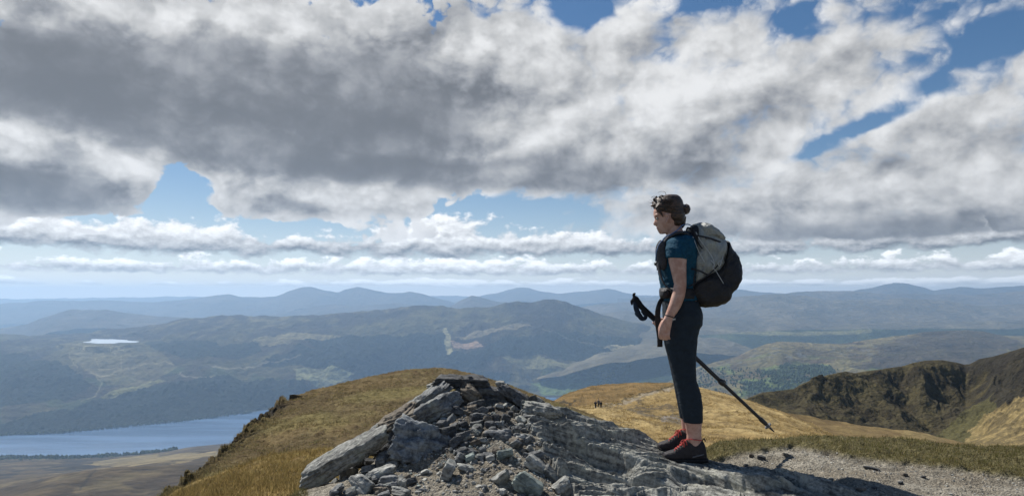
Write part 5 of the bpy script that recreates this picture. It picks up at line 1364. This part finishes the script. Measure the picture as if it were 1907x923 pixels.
wbg = Shape().tube([world_pt(1236, 553, YC - .03), world_pt(1229, 563, YC - .045), world_pt(1225, 580, YC - .05), world_pt(1225.5, 605, YC - .05), world_pt(1228.6, 628, YC - .05), world_pt(1229, 645.5, YC - .05)], [.012, .015, .0175, .0175, .0172, .0172], 12, 0.16, up=Vector((0, 1, 0)))
w_ = wbg.build('hanging_webbing', M_BLACK); w_.parent = hbo
ct = Shape().tube([world_pt(1226, 478, YC - .09), world_pt(1221.5, 484, YC), world_pt(1226, 478, YC + .09)], .006, 8, 0.5, up=Vector((0, 0, 1)))
cto = under(ct.build('sternum_strap', M_WEB), pack)
bc = Shape().ball(world_pt(1221, 491, YC - .02), .010, .016, .013).tube([world_pt(1219, 489, YC - .02), world_pt(1223.5, 495, YC - .02), world_pt(1224, 503, YC - .02)], [.007, .006, .003], 8)
b2 = bc.build('buckle', M_METAL); b2.parent = cto
ht = Shape()
ht.tube([world_pt(1289, 421, YC - .04), world_pt(1281, 417.6, YC - .05), world_pt(1271, 419.5, YC - .07), world_pt(1263, 427, YC - .095), world_pt(1250, 436, YC - .118), world_pt(1240, 440, YC - .122), world_pt(1232, 449, YC - .125), world_pt(1226.5, 457, YC - .128), world_pt(1222.4, 470, YC - .120), world_pt(1221, 486, YC - .10)], .0036, 8)
under(ht.build('drinking_tube', M_TUBE), pack)

# ------------------------------------------------------------------ trekking pole
pole = bpy.data.objects.new('trekking_pole', None); COL.objects.link(pole)
pole.location = PB
set_props(pole, 'black trekking pole held slanting behind the woman, tip off the ground', 'trekking pole')
Lp = (PB - PA).length
def along(t, n=0.0, d=0.0): return PA + pdir * (Lp * t) + pn2 * n + Vector((0, d, 0))
gp = Shape()
gp.tube([along(-.020, .014), along(-.006, .010), along(.02, .004), along(.05), along(.10), along(.16), along(.20)], [.014, .024, .0225, .0200, .0205, .0195, .0180], 14)
gp.tube([along(-.014, .010), along(-.030, .026), along(-.024, .040)], [.012, .009, .006], 8)
gp.tube([along(-.004, .004), along(-.012, -.018), along(.004, -.036)], [.014, .012, .006], 8)
under(gp.fused('grip', M_RUB, None, 0.004, 3), pole)
sg = Shape()
sg.tube([along(.0, -.006, -.012), along(.035, -.040, -.018), along(.085, -.058, -.012), along(.098, -.030, .0), along(.06, -.018, .010)], [.013, .018, .017, .012, .008], 8, 0.35)
sg.tube([along(.085, -.050, -.014), along(.060, -.066, -.016), along(.040, -.062, -.016)], [.009, .008, .005], 8, 0.5)
under(sg.build('wrist_strap', M_STRAP), pole)
us = Shape().tube([along(.18), along(.40), along(.62)], [.0165, .0150, .0140], 14); under(us.build('upper_shaft', M_METAL), pole)
for t, r in ((.625, .0195), (.635, .0)):
    if r:
        cl = Shape().tube([along(t - .022), along(t - .012), along(t), along(t + .016)], [.0150, .0205, .0205, .0145], 12)
        cl.tube([along(t - .010, .014), along(t + .002, .020), along(t + .014, .014)], [.005, .007, .004], 8); under(cl.build('clamp', M_METAL), pole)
ls = Shape().tube([along(.62), along(.80), along(.91)], [.0125, .0118, .0112], 14); under(ls.build('lower_shaft', M_METAL), pole)
cl = Shape().tube([along(.895), along(.905), along(.935), along(.945)], [.0120, .0160, .0148, .0105], 12); under(cl.build('clamp', M_METAL), pole)
bkt = Shape().tube([along(.951), along(.957)], [.026, .026], 18); bkt.tube([along(.940), along(.965)], [.012, .010], 12); under(bkt.build('basket', M_PLAST), pole)
tp = Shape().tube([along(.955), along(.985), along(1.0)], [.0085, .0062, .0028], 10); under(tp.build('tip', M_METAL), pole)

# ------------------------------------------------------------------ sunglasses pushed up into the hair
sg_root = bpy.data.objects.new('sunglasses', None); COL.objects.link(sg_root); sg_root.location = world_pt(1227, 370, YC)
set_props(sg_root, 'dark sunglasses pushed up into the brown hair', 'sunglasses')
for s in (-1, 1):
    le = Shape().ball(world_pt(1228.2, 367.6, YC + s * .030), .0065, .024, .011); under(le.build('lens', M_GLASS), sg_root)
    te = Shape().tube([world_pt(1229, 368, YC + s * .052), world_pt(1233, 376, YC + s * .080), world_pt(1241, 392, YC + s * .087)], .0016, 6); under(te.build('temple', M_METAL), sg_root)
br = Shape().tube([world_pt(1228, 366.5, YC - .012), world_pt(1227.6, 365.5, YC), world_pt(1228, 366.5, YC + .012)], .003, 6); under(br.build('bridge', M_METAL), sg_root)
# ------------------------------------------------------------------ three walkers far down on the footpath
M_JK = [cloth_mat('jacket_dark', (0.03, 0.035, 0.05), 0.8), cloth_mat('jacket_grey', (0.12, 0.115, 0.12), 0.8), cloth_mat('jacket_black', (0.012, 0.012, 0.014), 0.8)]
M_TR = cloth_mat('trousers_dark', (0.02, 0.02, 0.024), 0.85)
Xc, Yc_, Zc, Pc, Qc = COLG
def col_ground(px, py):
    d = (Pc - px) ** 2 + (Qc - py) ** 2
    i = np.unravel_index(np.argmin(d), d.shape)
    return Vector((Xc[i], Yc_[i], Zc[i]))
WALK = [(1109.5, 761, 0.96, 'left walker in a dark jacket on the distant footpath'), (1115.2, 760.5, 1.03, 'middle walker in a grey jacket on the distant footpath'), (1119.6, 759.5, 0.98, 'right walker in black on the distant footpath')]
for i, (px, py, hs_, lb) in enumerate(WALK):
    base = col_ground(px, py)
    r = bpy.data.objects.new('person', None); COL.objects.link(r); r.location = base
    set_props(r, lb, 'person', 'walkers on the distant footpath')
    def V(x, y, z): return base + Vector((x, y, z)) * 1.0 * hs_
    st = 0.14 * (1 if i % 2 else -1)
    bd = Shape()
    bd.tube([V(-.10, st, .02), V(-.09, st * .5, .45), V(-.09, 0, .88)], [.05, .07, .10], 8).tube([V(.10, -st, .02), V(.09, -st * .5, .45), V(.09, 0, .88)], [.05, .07, .10], 8)
    bd.tube([V(0, 0, .82), V(0, .0, 1.1), V(0, .0, 1.38), V(0, 0, 1.46)], [.15, .16, .19, .09], 10)
    bd.tube([V(0, 0, 1.42), V(0, 0, 1.52)], [.06, .06], 8).ball(V(0, 0, 1.62), .085, .10, .12)
    for s in (-1, 1): bd.tube([V(s * .19, 0, 1.38), V(s * .25, s * st, 1.12), V(s * .22, s * st * 1.6, .88)], [.06, .05, .04], 8)
    under(bd.fused('body', M_SKIN, None, .028, 2), r)
    jk = Shape().tube([V(0, 0, .80), V(0, 0, 1.1), V(0, 0, 1.38), V(0, 0, 1.47)], [.18, .185, .215, .10], 10)
    for s in (-1, 1): jk.tube([V(s * .17, 0, 1.40), V(s * .25, s * st, 1.12), V(s * .225, s * st * 1.5, .92)], [.075, .065, .055], 8)
    under(jk.fused('jacket', M_JK[i], None, .028, 2), r)
    tr = Shape().tube([V(-.10, st, .05), V(-.09, st * .5, .45), V(-.09, 0, .90)], [.07, .085, .125], 8).tube([V(.10, -st, .05), V(.09, -st * .5, .45), V(.09, 0, .90)], [.07, .085, .125], 8)
    under(tr.fused('trousers', M_TR, None, .028, 2), r)
    hr = Shape().ball(V(0, .015, 1.655), .095, .108, .105); under(hr.build('hair', M_HAIR), r)
# ------------------------------------------------------------------ grass blades, tussocks, rubble and woods (nobody could count these)
def blades(name, base, height, width, lean, tone, mat, rng, bent=True):
    """base (n,3), height/width arrays, one bent blade each"""
    n = len(base)
    a = rng.uniform(0, 2 * np.pi, n)
    side = np.stack([np.cos(a), np.sin(a) * 0.5, np.zeros(n)], -1) * width[:, None] * 0.5
    ld = np.stack([np.cos(a * 1.7 + 1), np.sin(a * 1.7 + 1), np.zeros(n)], -1) * (height * lean)[:, None]
    up = np.array([0, 0, 1.0])
    if bent:
        mid = base + up * (height * 0.6)[:, None] + ld * 0.35
        tip = base + up * height[:, None] + ld
        V = np.stack([base - side, base + side, mid + side * 0.7, mid - side * 0.7, tip], 1).reshape(-1, 3)
        k = np.arange(n)[:, None] * 5
        F = np.concatenate([k + [[0, 1, 2]], k + [[0, 2, 3]], k + [[3, 2, 4]]]); per = 5
    else:
        tip = base + up * height[:, None] + ld
        V = np.stack([base - side, base + side, tip], 1).reshape(-1, 3)
        F = np.arange(n)[:, None] * 3 + [[0, 1, 2]]; per = 3
    me = tri_mesh(name, V, F)
    add_col(me, 'tone', np.repeat(tone, per, 0))
    return link(name, me, mat)
def tri_mesh(name, V, F, smooth=False):
    me = bpy.data.meshes.new(name)
    me.vertices.add(len(V)); me.vertices.foreach_set('co', np.ascontiguousarray(V, np.float32).reshape(-1))
    nf = len(F)
    me.loops.add(nf * 3); me.polygons.add(nf)
    me.loops.foreach_set('vertex_index', np.ascontiguousarray(F, np.int32).reshape(-1))
    me.polygons.foreach_set('loop_start', (np.arange(nf) * 3).astype(np.int32)); me.polygons.foreach_set('loop_total', np.full(nf, 3, np.int32))
    me.polygons.foreach_set('use_smooth', np.full(nf, smooth))
    me.update(calc_edges=True)
    return me
m, b, bs = new_mat('grass_blade')
b.l.new(attr(b, 'tone'), bs.inputs['Base Color']); bs.inputs['Roughness'].default_value = 0.8; bs.inputs['Specular IOR Level'].default_value = 0.15
tr = b.n.new('ShaderNodeBsdfTranslucent'); b.l.new(b.vm('SCALE', attr(b, 'tone'), scale=1.5), tr.inputs[0])
ms = b.n.new('ShaderNodeMixShader'); ms.inputs[0].default_value = 0.5
b.l.new(bs.outputs[0], ms.inputs[1]); b.l.new(tr.outputs[0], ms.inputs[2])
b.l.new(ms.outputs[0], [q for q in b.n if q.type == 'OUTPUT_MATERIAL'][0].inputs[0])
M_BLADE = m
def pick(G, n, rng, mask=None):
    X, Y, Z = G[0], G[1], G[2]
    ny, nx = X.shape
    if mask is not None:
        idx = np.flatnonzero(mask[:-1, :-1].reshape(-1)); r = idx[rng.randint(0, len(idx), n)]; i, j = r // (nx - 1), r % (nx - 1)
    else: i, j = rng.randint(0, ny - 1, n), rng.randint(0, nx - 1, n)
    u, v = rng.uniform(0, 1, n), rng.uniform(0, 1, n)
    def f(A): return A[i, j] * (1 - u) * (1 - v) + A[i, j + 1] * u * (1 - v) + A[i + 1, j] * (1 - u) * v + A[i + 1, j + 1] * u * v
    return np.stack([f(X), f(Y), f(Z)], -1), i, j
rng = np.random.RandomState(3)
def toned(n, cols, w, var=0.25):
    c = np.array(cols)[rng.choice(len(cols), n, p=np.array(w) / sum(w))]
    return c * rng.uniform(1 - var, 1 + var, (n, 1))
# summit turf
base, i, j = pick((GA['X'], GA['Y'], GA['Z']), 60000, rng, GA['grass'] > 0.45)
h = rng.uniform(0.008, 0.026, len(base)) * (0.7 + 0.9 * sst(fbm(base[:, 0] / 0.12, base[:, 1] / 0.12, 3, 5), -0.2, 0.5))
o = blades('turf', base, h, rng.uniform(0.002, 0.0042, len(base)), rng.uniform(0.3, 1.1, len(base)), toned(len(base), [(0.075, 0.074, 0.026), (0.11, 0.096, 0.038), (0.17, 0.135, 0.062), (0.055, 0.044, 0.024)], [4, 3, 2, 1.4]), M_BLADE, rng)
set_props(o, 'short olive turf along the far edge of the gravel path', 'turf', kind='stuff')
# bank below the cairn
X, Y, Z, P, Q = BANK
base, i, j = pick((X, Y, Z), 70000, rng, (Q < 960) & (Q > 825))
h = rng.uniform(0.04, 0.13, len(base)) * (0.6 + 1.0 * sst(fbm(base[:, 0] / 0.5, base[:, 1] / 0.5, 3, 15), -0.2, 0.5))
o = blades('bank_grass', base, h, rng.uniform(0.006, 0.014, len(base)), rng.uniform(0.3, 1.2, len(base)), toned(len(base), [(0.22, 0.16, 0.062), (0.17, 0.135, 0.048), (0.28, 0.205, 0.088), (0.10, 0.07, 0.032)], [4, 3, 2, 1.5]), M_BLADE, rng, False)
set_props(o, 'straw coloured grass on the near bank below the cairn', 'grass', kind='stuff')
# tussocks on the brown hill
X, Y, Z, P, Q = HILLB
base, i, j = pick((X, Y, Z), 30000, rng, (Q < 935) & (P < 1110))
cl = 5
dist = base[:, 1]
h0 = rng.uniform(0.05, 0.15, len(base)) * (0.5 + 1.0 * sst(fbm(base[:, 0] / 2.2, base[:, 1] / 3.4, 3, 25), -0.3, 0.5))
t0 = toned(len(base), [(0.15, 0.118, 0.057), (0.19, 0.152, 0.074), (0.112, 0.088, 0.044), (0.15, 0.138, 0.06), (0.175, 0.13, 0.06)], [4, 3, 2, 2, 1.5])
base = np.repeat(base, cl, 0) + np.concatenate([rng.normal(0, 0.10, (len(base) * cl, 2)), np.zeros((len(base) * cl, 1))], 1)
h = np.repeat(h0, cl) * rng.uniform(0.6, 1.1, len(base))
o = blades('hill_tussocks', base, h, h * rng.uniform(0.2, 0.4, len(base)), rng.uniform(0.5, 1.6, len(base)), np.repeat(t0, cl, 0) * rng.uniform(0.8, 1.2, (len(base), 1)), M_BLADE, rng, False)
set_props(o, 'brown tussock grass covering the rounded hill behind the cairn', 'grass', kind='stuff')
# tussocks on the golden hill
X, Y, Z, P, Q = COLG
base, i, j = pick((X, Y, Z), 26000, rng, (Q < 850) & (P > 1040) & (P < 1580))
cl = 4
h0 = rng.uniform(0.10, 0.28, len(base)) * (0.4 + 1.1 * sst(fbm(base[:, 0] / 5, base[:, 1] / 9, 3, 25), -0.2, 0.5))
t0 = toned(len(base), [(0.30, 0.22, 0.095), (0.24, 0.17, 0.075), (0.36, 0.28, 0.13), (0.15, 0.105, 0.05)], [4, 3, 2, 2])
brn = (P[i, j] < 1262) & (Q[i, j] < np.interp(P[i, j], [1000, 1050, 1130, 1205, 1262], [770, 754, 747, 732, 716]))
t0[brn] *= 0.55
base = np.repeat(base, cl, 0) + np.concatenate([rng.normal(0, 0.14, (len(base) * cl, 2)), np.zeros((len(base) * cl, 1))], 1)
h = np.repeat(h0, cl) * rng.uniform(0.6, 1.1, len(base))
o = blades('col_tussocks', base, h, h * rng.uniform(0.25, 0.5, len(base)), rng.uniform(0.5, 1.6, len(base)), np.repeat(t0, cl, 0) * rng.uniform(0.85, 1.15, (len(base), 1)), M_BLADE, rng, False)
set_props(o, 'golden tussock grass on the lower hill with the footpath', 'grass', kind='stuff')

# rubble and grit
tv = []
for k in range(7):
    me = rock_mesh('grit_shape', 900 + k, (1.0, 0.8, 0.6), 2, 0.7, 8, 0.06, 0.0)
    v = np.zeros(len(me.vertices) * 3); me.vertices.foreach_get('co', v); tv.append(v.reshape(-1, 3)); tf = np.array([p.vertices[:] for p in me.polygons]); bpy.data.meshes.remove(me)
def scatter(name, pts, size, tone, label, sink=0.25):
    n = len(pts); V = []; F = []; nv = len(tv[0])
    ax = rng.normal(0, 1, (n, 3)); 
    for k in range(n):
        R = np.array(Matrix.Rotation(rng.uniform(0, 6.28), 3, Vector(ax[k])))
        V.append((tv[k % 7] * size[k]) @ R.T + pts[k] + [0, 0, size[k] * (0.3 - sink)])
        F.append(tf + k * nv)
    me = tri_mesh(name, np.concatenate(V), np.concatenate(F))
    add_col(me, 'tone', np.repeat(tone, nv, 0))
    o = link(name, me, M_GRIT); set_props(o, label, 'rubble', kind='stuff')
m, b, bs = new_mat('grit')
n = b.noise(pos(b), 120.0, 5, 0.65)
b.l.new(b.vm('SCALE', attr(b, 'tone'), scale=b.lin(n, 0.3, 0.7, 0.65, 1.3)), bs.inputs['Base Color']); bs.inputs['Roughness'].default_value = 0.92
bump(b, bs, n, 0.7, 0.004)
M_GRIT = m
Pg, Qg = GA['P'], GA['Q']
front = GA['T'] <= 5.0
zone = front & (Pg > 735) & (Pg < 1075) & (Qg > 752) & (Qg < 935)
pts, i, j = pick((GA['X'], GA['Y'], GA['Z']), 1500, rng, zone)
sz = 0.008 + 0.040 * rng.beta(1.1, 4.5, len(pts))
scatter('rubble', pts, sz, toned(len(pts), [(0.36, 0.355, 0.32), (0.22, 0.22, 0.21), (0.13, 0.13, 0.13), (0.29, 0.25, 0.20), (0.30, 0.34, 0.31)], [3, 4, 3, 2, 1]), 'small broken stones strewn over the dirt before the cairn')
zone = front & (Pg > 1290) & (Pg < 2050) & (Qg > 832) & (Qg < 940) & (GA['grass'] < 0.3)
pts, i, j = pick((GA['X'], GA['Y'], GA['Z']), 1900, rng, zone)
sz = 0.004 + 0.022 * rng.beta(1.0, 6.0, len(pts))
scatter('path_grit', pts, sz, toned(len(pts), [(0.36, 0.345, 0.30), (0.27, 0.255, 0.225), (0.16, 0.15, 0.135), (0.43, 0.42, 0.38)], [4, 4, 2, 1.5]), 'fine pale grit on the gravel path')

m, b, bs = new_mat('far_foliage')
b.l.new(attr(b, 'tone'), bs.inputs['Base Color']); bs.inputs['Roughness'].default_value = 0.9
M_LEAF = m
# trees by the loch and on the green hill: each a lumpy cone or dome, far too many and too far to tell apart
def woods(name, pts, hgt, tone, label):
    d, f = ico(1); f = np.array(f); V = []; F = []; C = []
    for k in range(len(pts)):
        w = hgt[k] * rng.uniform(0.32, 0.5)
        v = d * [w, w, hgt[k] * 0.5]
        cone = rng.uniform(0.1, 0.8)
        v = v * (1 + rng.uniform(-0.22, 0.22, (len(d), 1)))
        v[:, :2] *= (1 - cone * (v[:, 2:3] / hgt[k] + 0.4))
        V.append(v + pts[k] + [0, 0, hgt[k] * 0.42]); F.append(f + k * len(d)); C.append(np.repeat(tone[k:k + 1], len(d), 0))
    me = tri_mesh(name, np.concatenate(V), np.concatenate(F)); add_col(me, 'tone', np.concatenate(C))
    o = link(name, me, M_LEAF); set_props(o, label, 'woodland', kind='stuff')
xs, ys = zip(*SHORE)
n = 1100
pp = rng.uniform(-250, 330, n); qq = np.interp(pp, xs, ys) + rng.gamma(1.3, 2.2, n) * np.where(pp < 230, 1.0, 0.3)
zz = LOCH_Z + 6 + (qq - np.interp(pp, xs, ys)) * 3.0
YY = (CAM_Z - zz) * FPX / (qq - HY)
pts = np.stack([(pp - HX) / FPX * YY, YY, zz - 2], -1)
woods('shore_wood', pts, rng.uniform(12, 28, n), toned(n, [(0.035, 0.055, 0.018), (0.05, 0.075, 0.024), (0.025, 0.04, 0.016)], [3, 2, 2]), 'belt of trees along the near shore of the loch')
xs, ys = zip(*shore)
n = 700
pp = rng.uniform(-250, 470, n); qq = np.interp(pp, xs, ys) - rng.gamma(1.2, 0.8, n) - 0.3
YY = (CAM_Z - (LOCH_Z + 2)) * FPX / (qq - HY)
pts = np.stack([(pp - HX) / FPX * YY, YY, np.full(n, LOCH_Z + 1.0)], -1)
woods('far_shore_wood', pts, rng.uniform(10, 22, n), toned(n, [(0.03, 0.05, 0.018), (0.06, 0.08, 0.03), (0.02, 0.035, 0.015)], [3, 2, 2]), 'thin line of trees along the far shore of the loch')
X, Y, Z, P, Q, wmask = HILL_G
pts, i, j = pick((X, Y, Z), 1700, rng, (wmask > 0.4))
p2, i, j = pick((X, Y, Z), 420, rng, (Q > 690) & (Q < 740) & (P > 1300) & (P < 1560))
pts = np.concatenate([pts, p2]); n = len(pts)
woods('hillside_wood', pts, rng.uniform(9, 19, n), toned(n, [(0.03, 0.055, 0.02), (0.05, 0.08, 0.026), (0.022, 0.038, 0.018)], [3, 2, 2]), 'scattered wood on the lower flank of the green hill')
# ------------------------------------------------------------------ hazy air over the whole landscape
bm = bmesh.new()
bmesh.ops.create_cube(bm, size=1.0)
for v in bm.verts:
    v.co = Vector((v.co.x * 90000, (v.co.y + 0.5) * 34500 - 4500, (v.co.z + 0.5) * 1380 - 930))
me = bpy.data.meshes.new('haze'); bm.to_mesh(me); bm.free()
m = bpy.data.materials.new('haze_air'); m.use_nodes = True
m.node_tree.nodes.clear()
hb = NB(m.node_tree)
ho = hb.n.new('ShaderNodeOutputMaterial'); hv = hb.n.new('ShaderNodeVolumePrincipled')
hb.l.new(hv.outputs[0], ho.inputs['Volume'])
hv.inputs['Color'].default_value = (0.47, 0.70, 1.0, 1)
hv.inputs['Density'].default_value = 5.4e-5
hv.inputs['Anisotropy'].default_value = 0.35
o = link('haze', me, m); o['kind'] = 'stuff'
o['label'] = 'thin blue haze lying over the far hills and the loch'
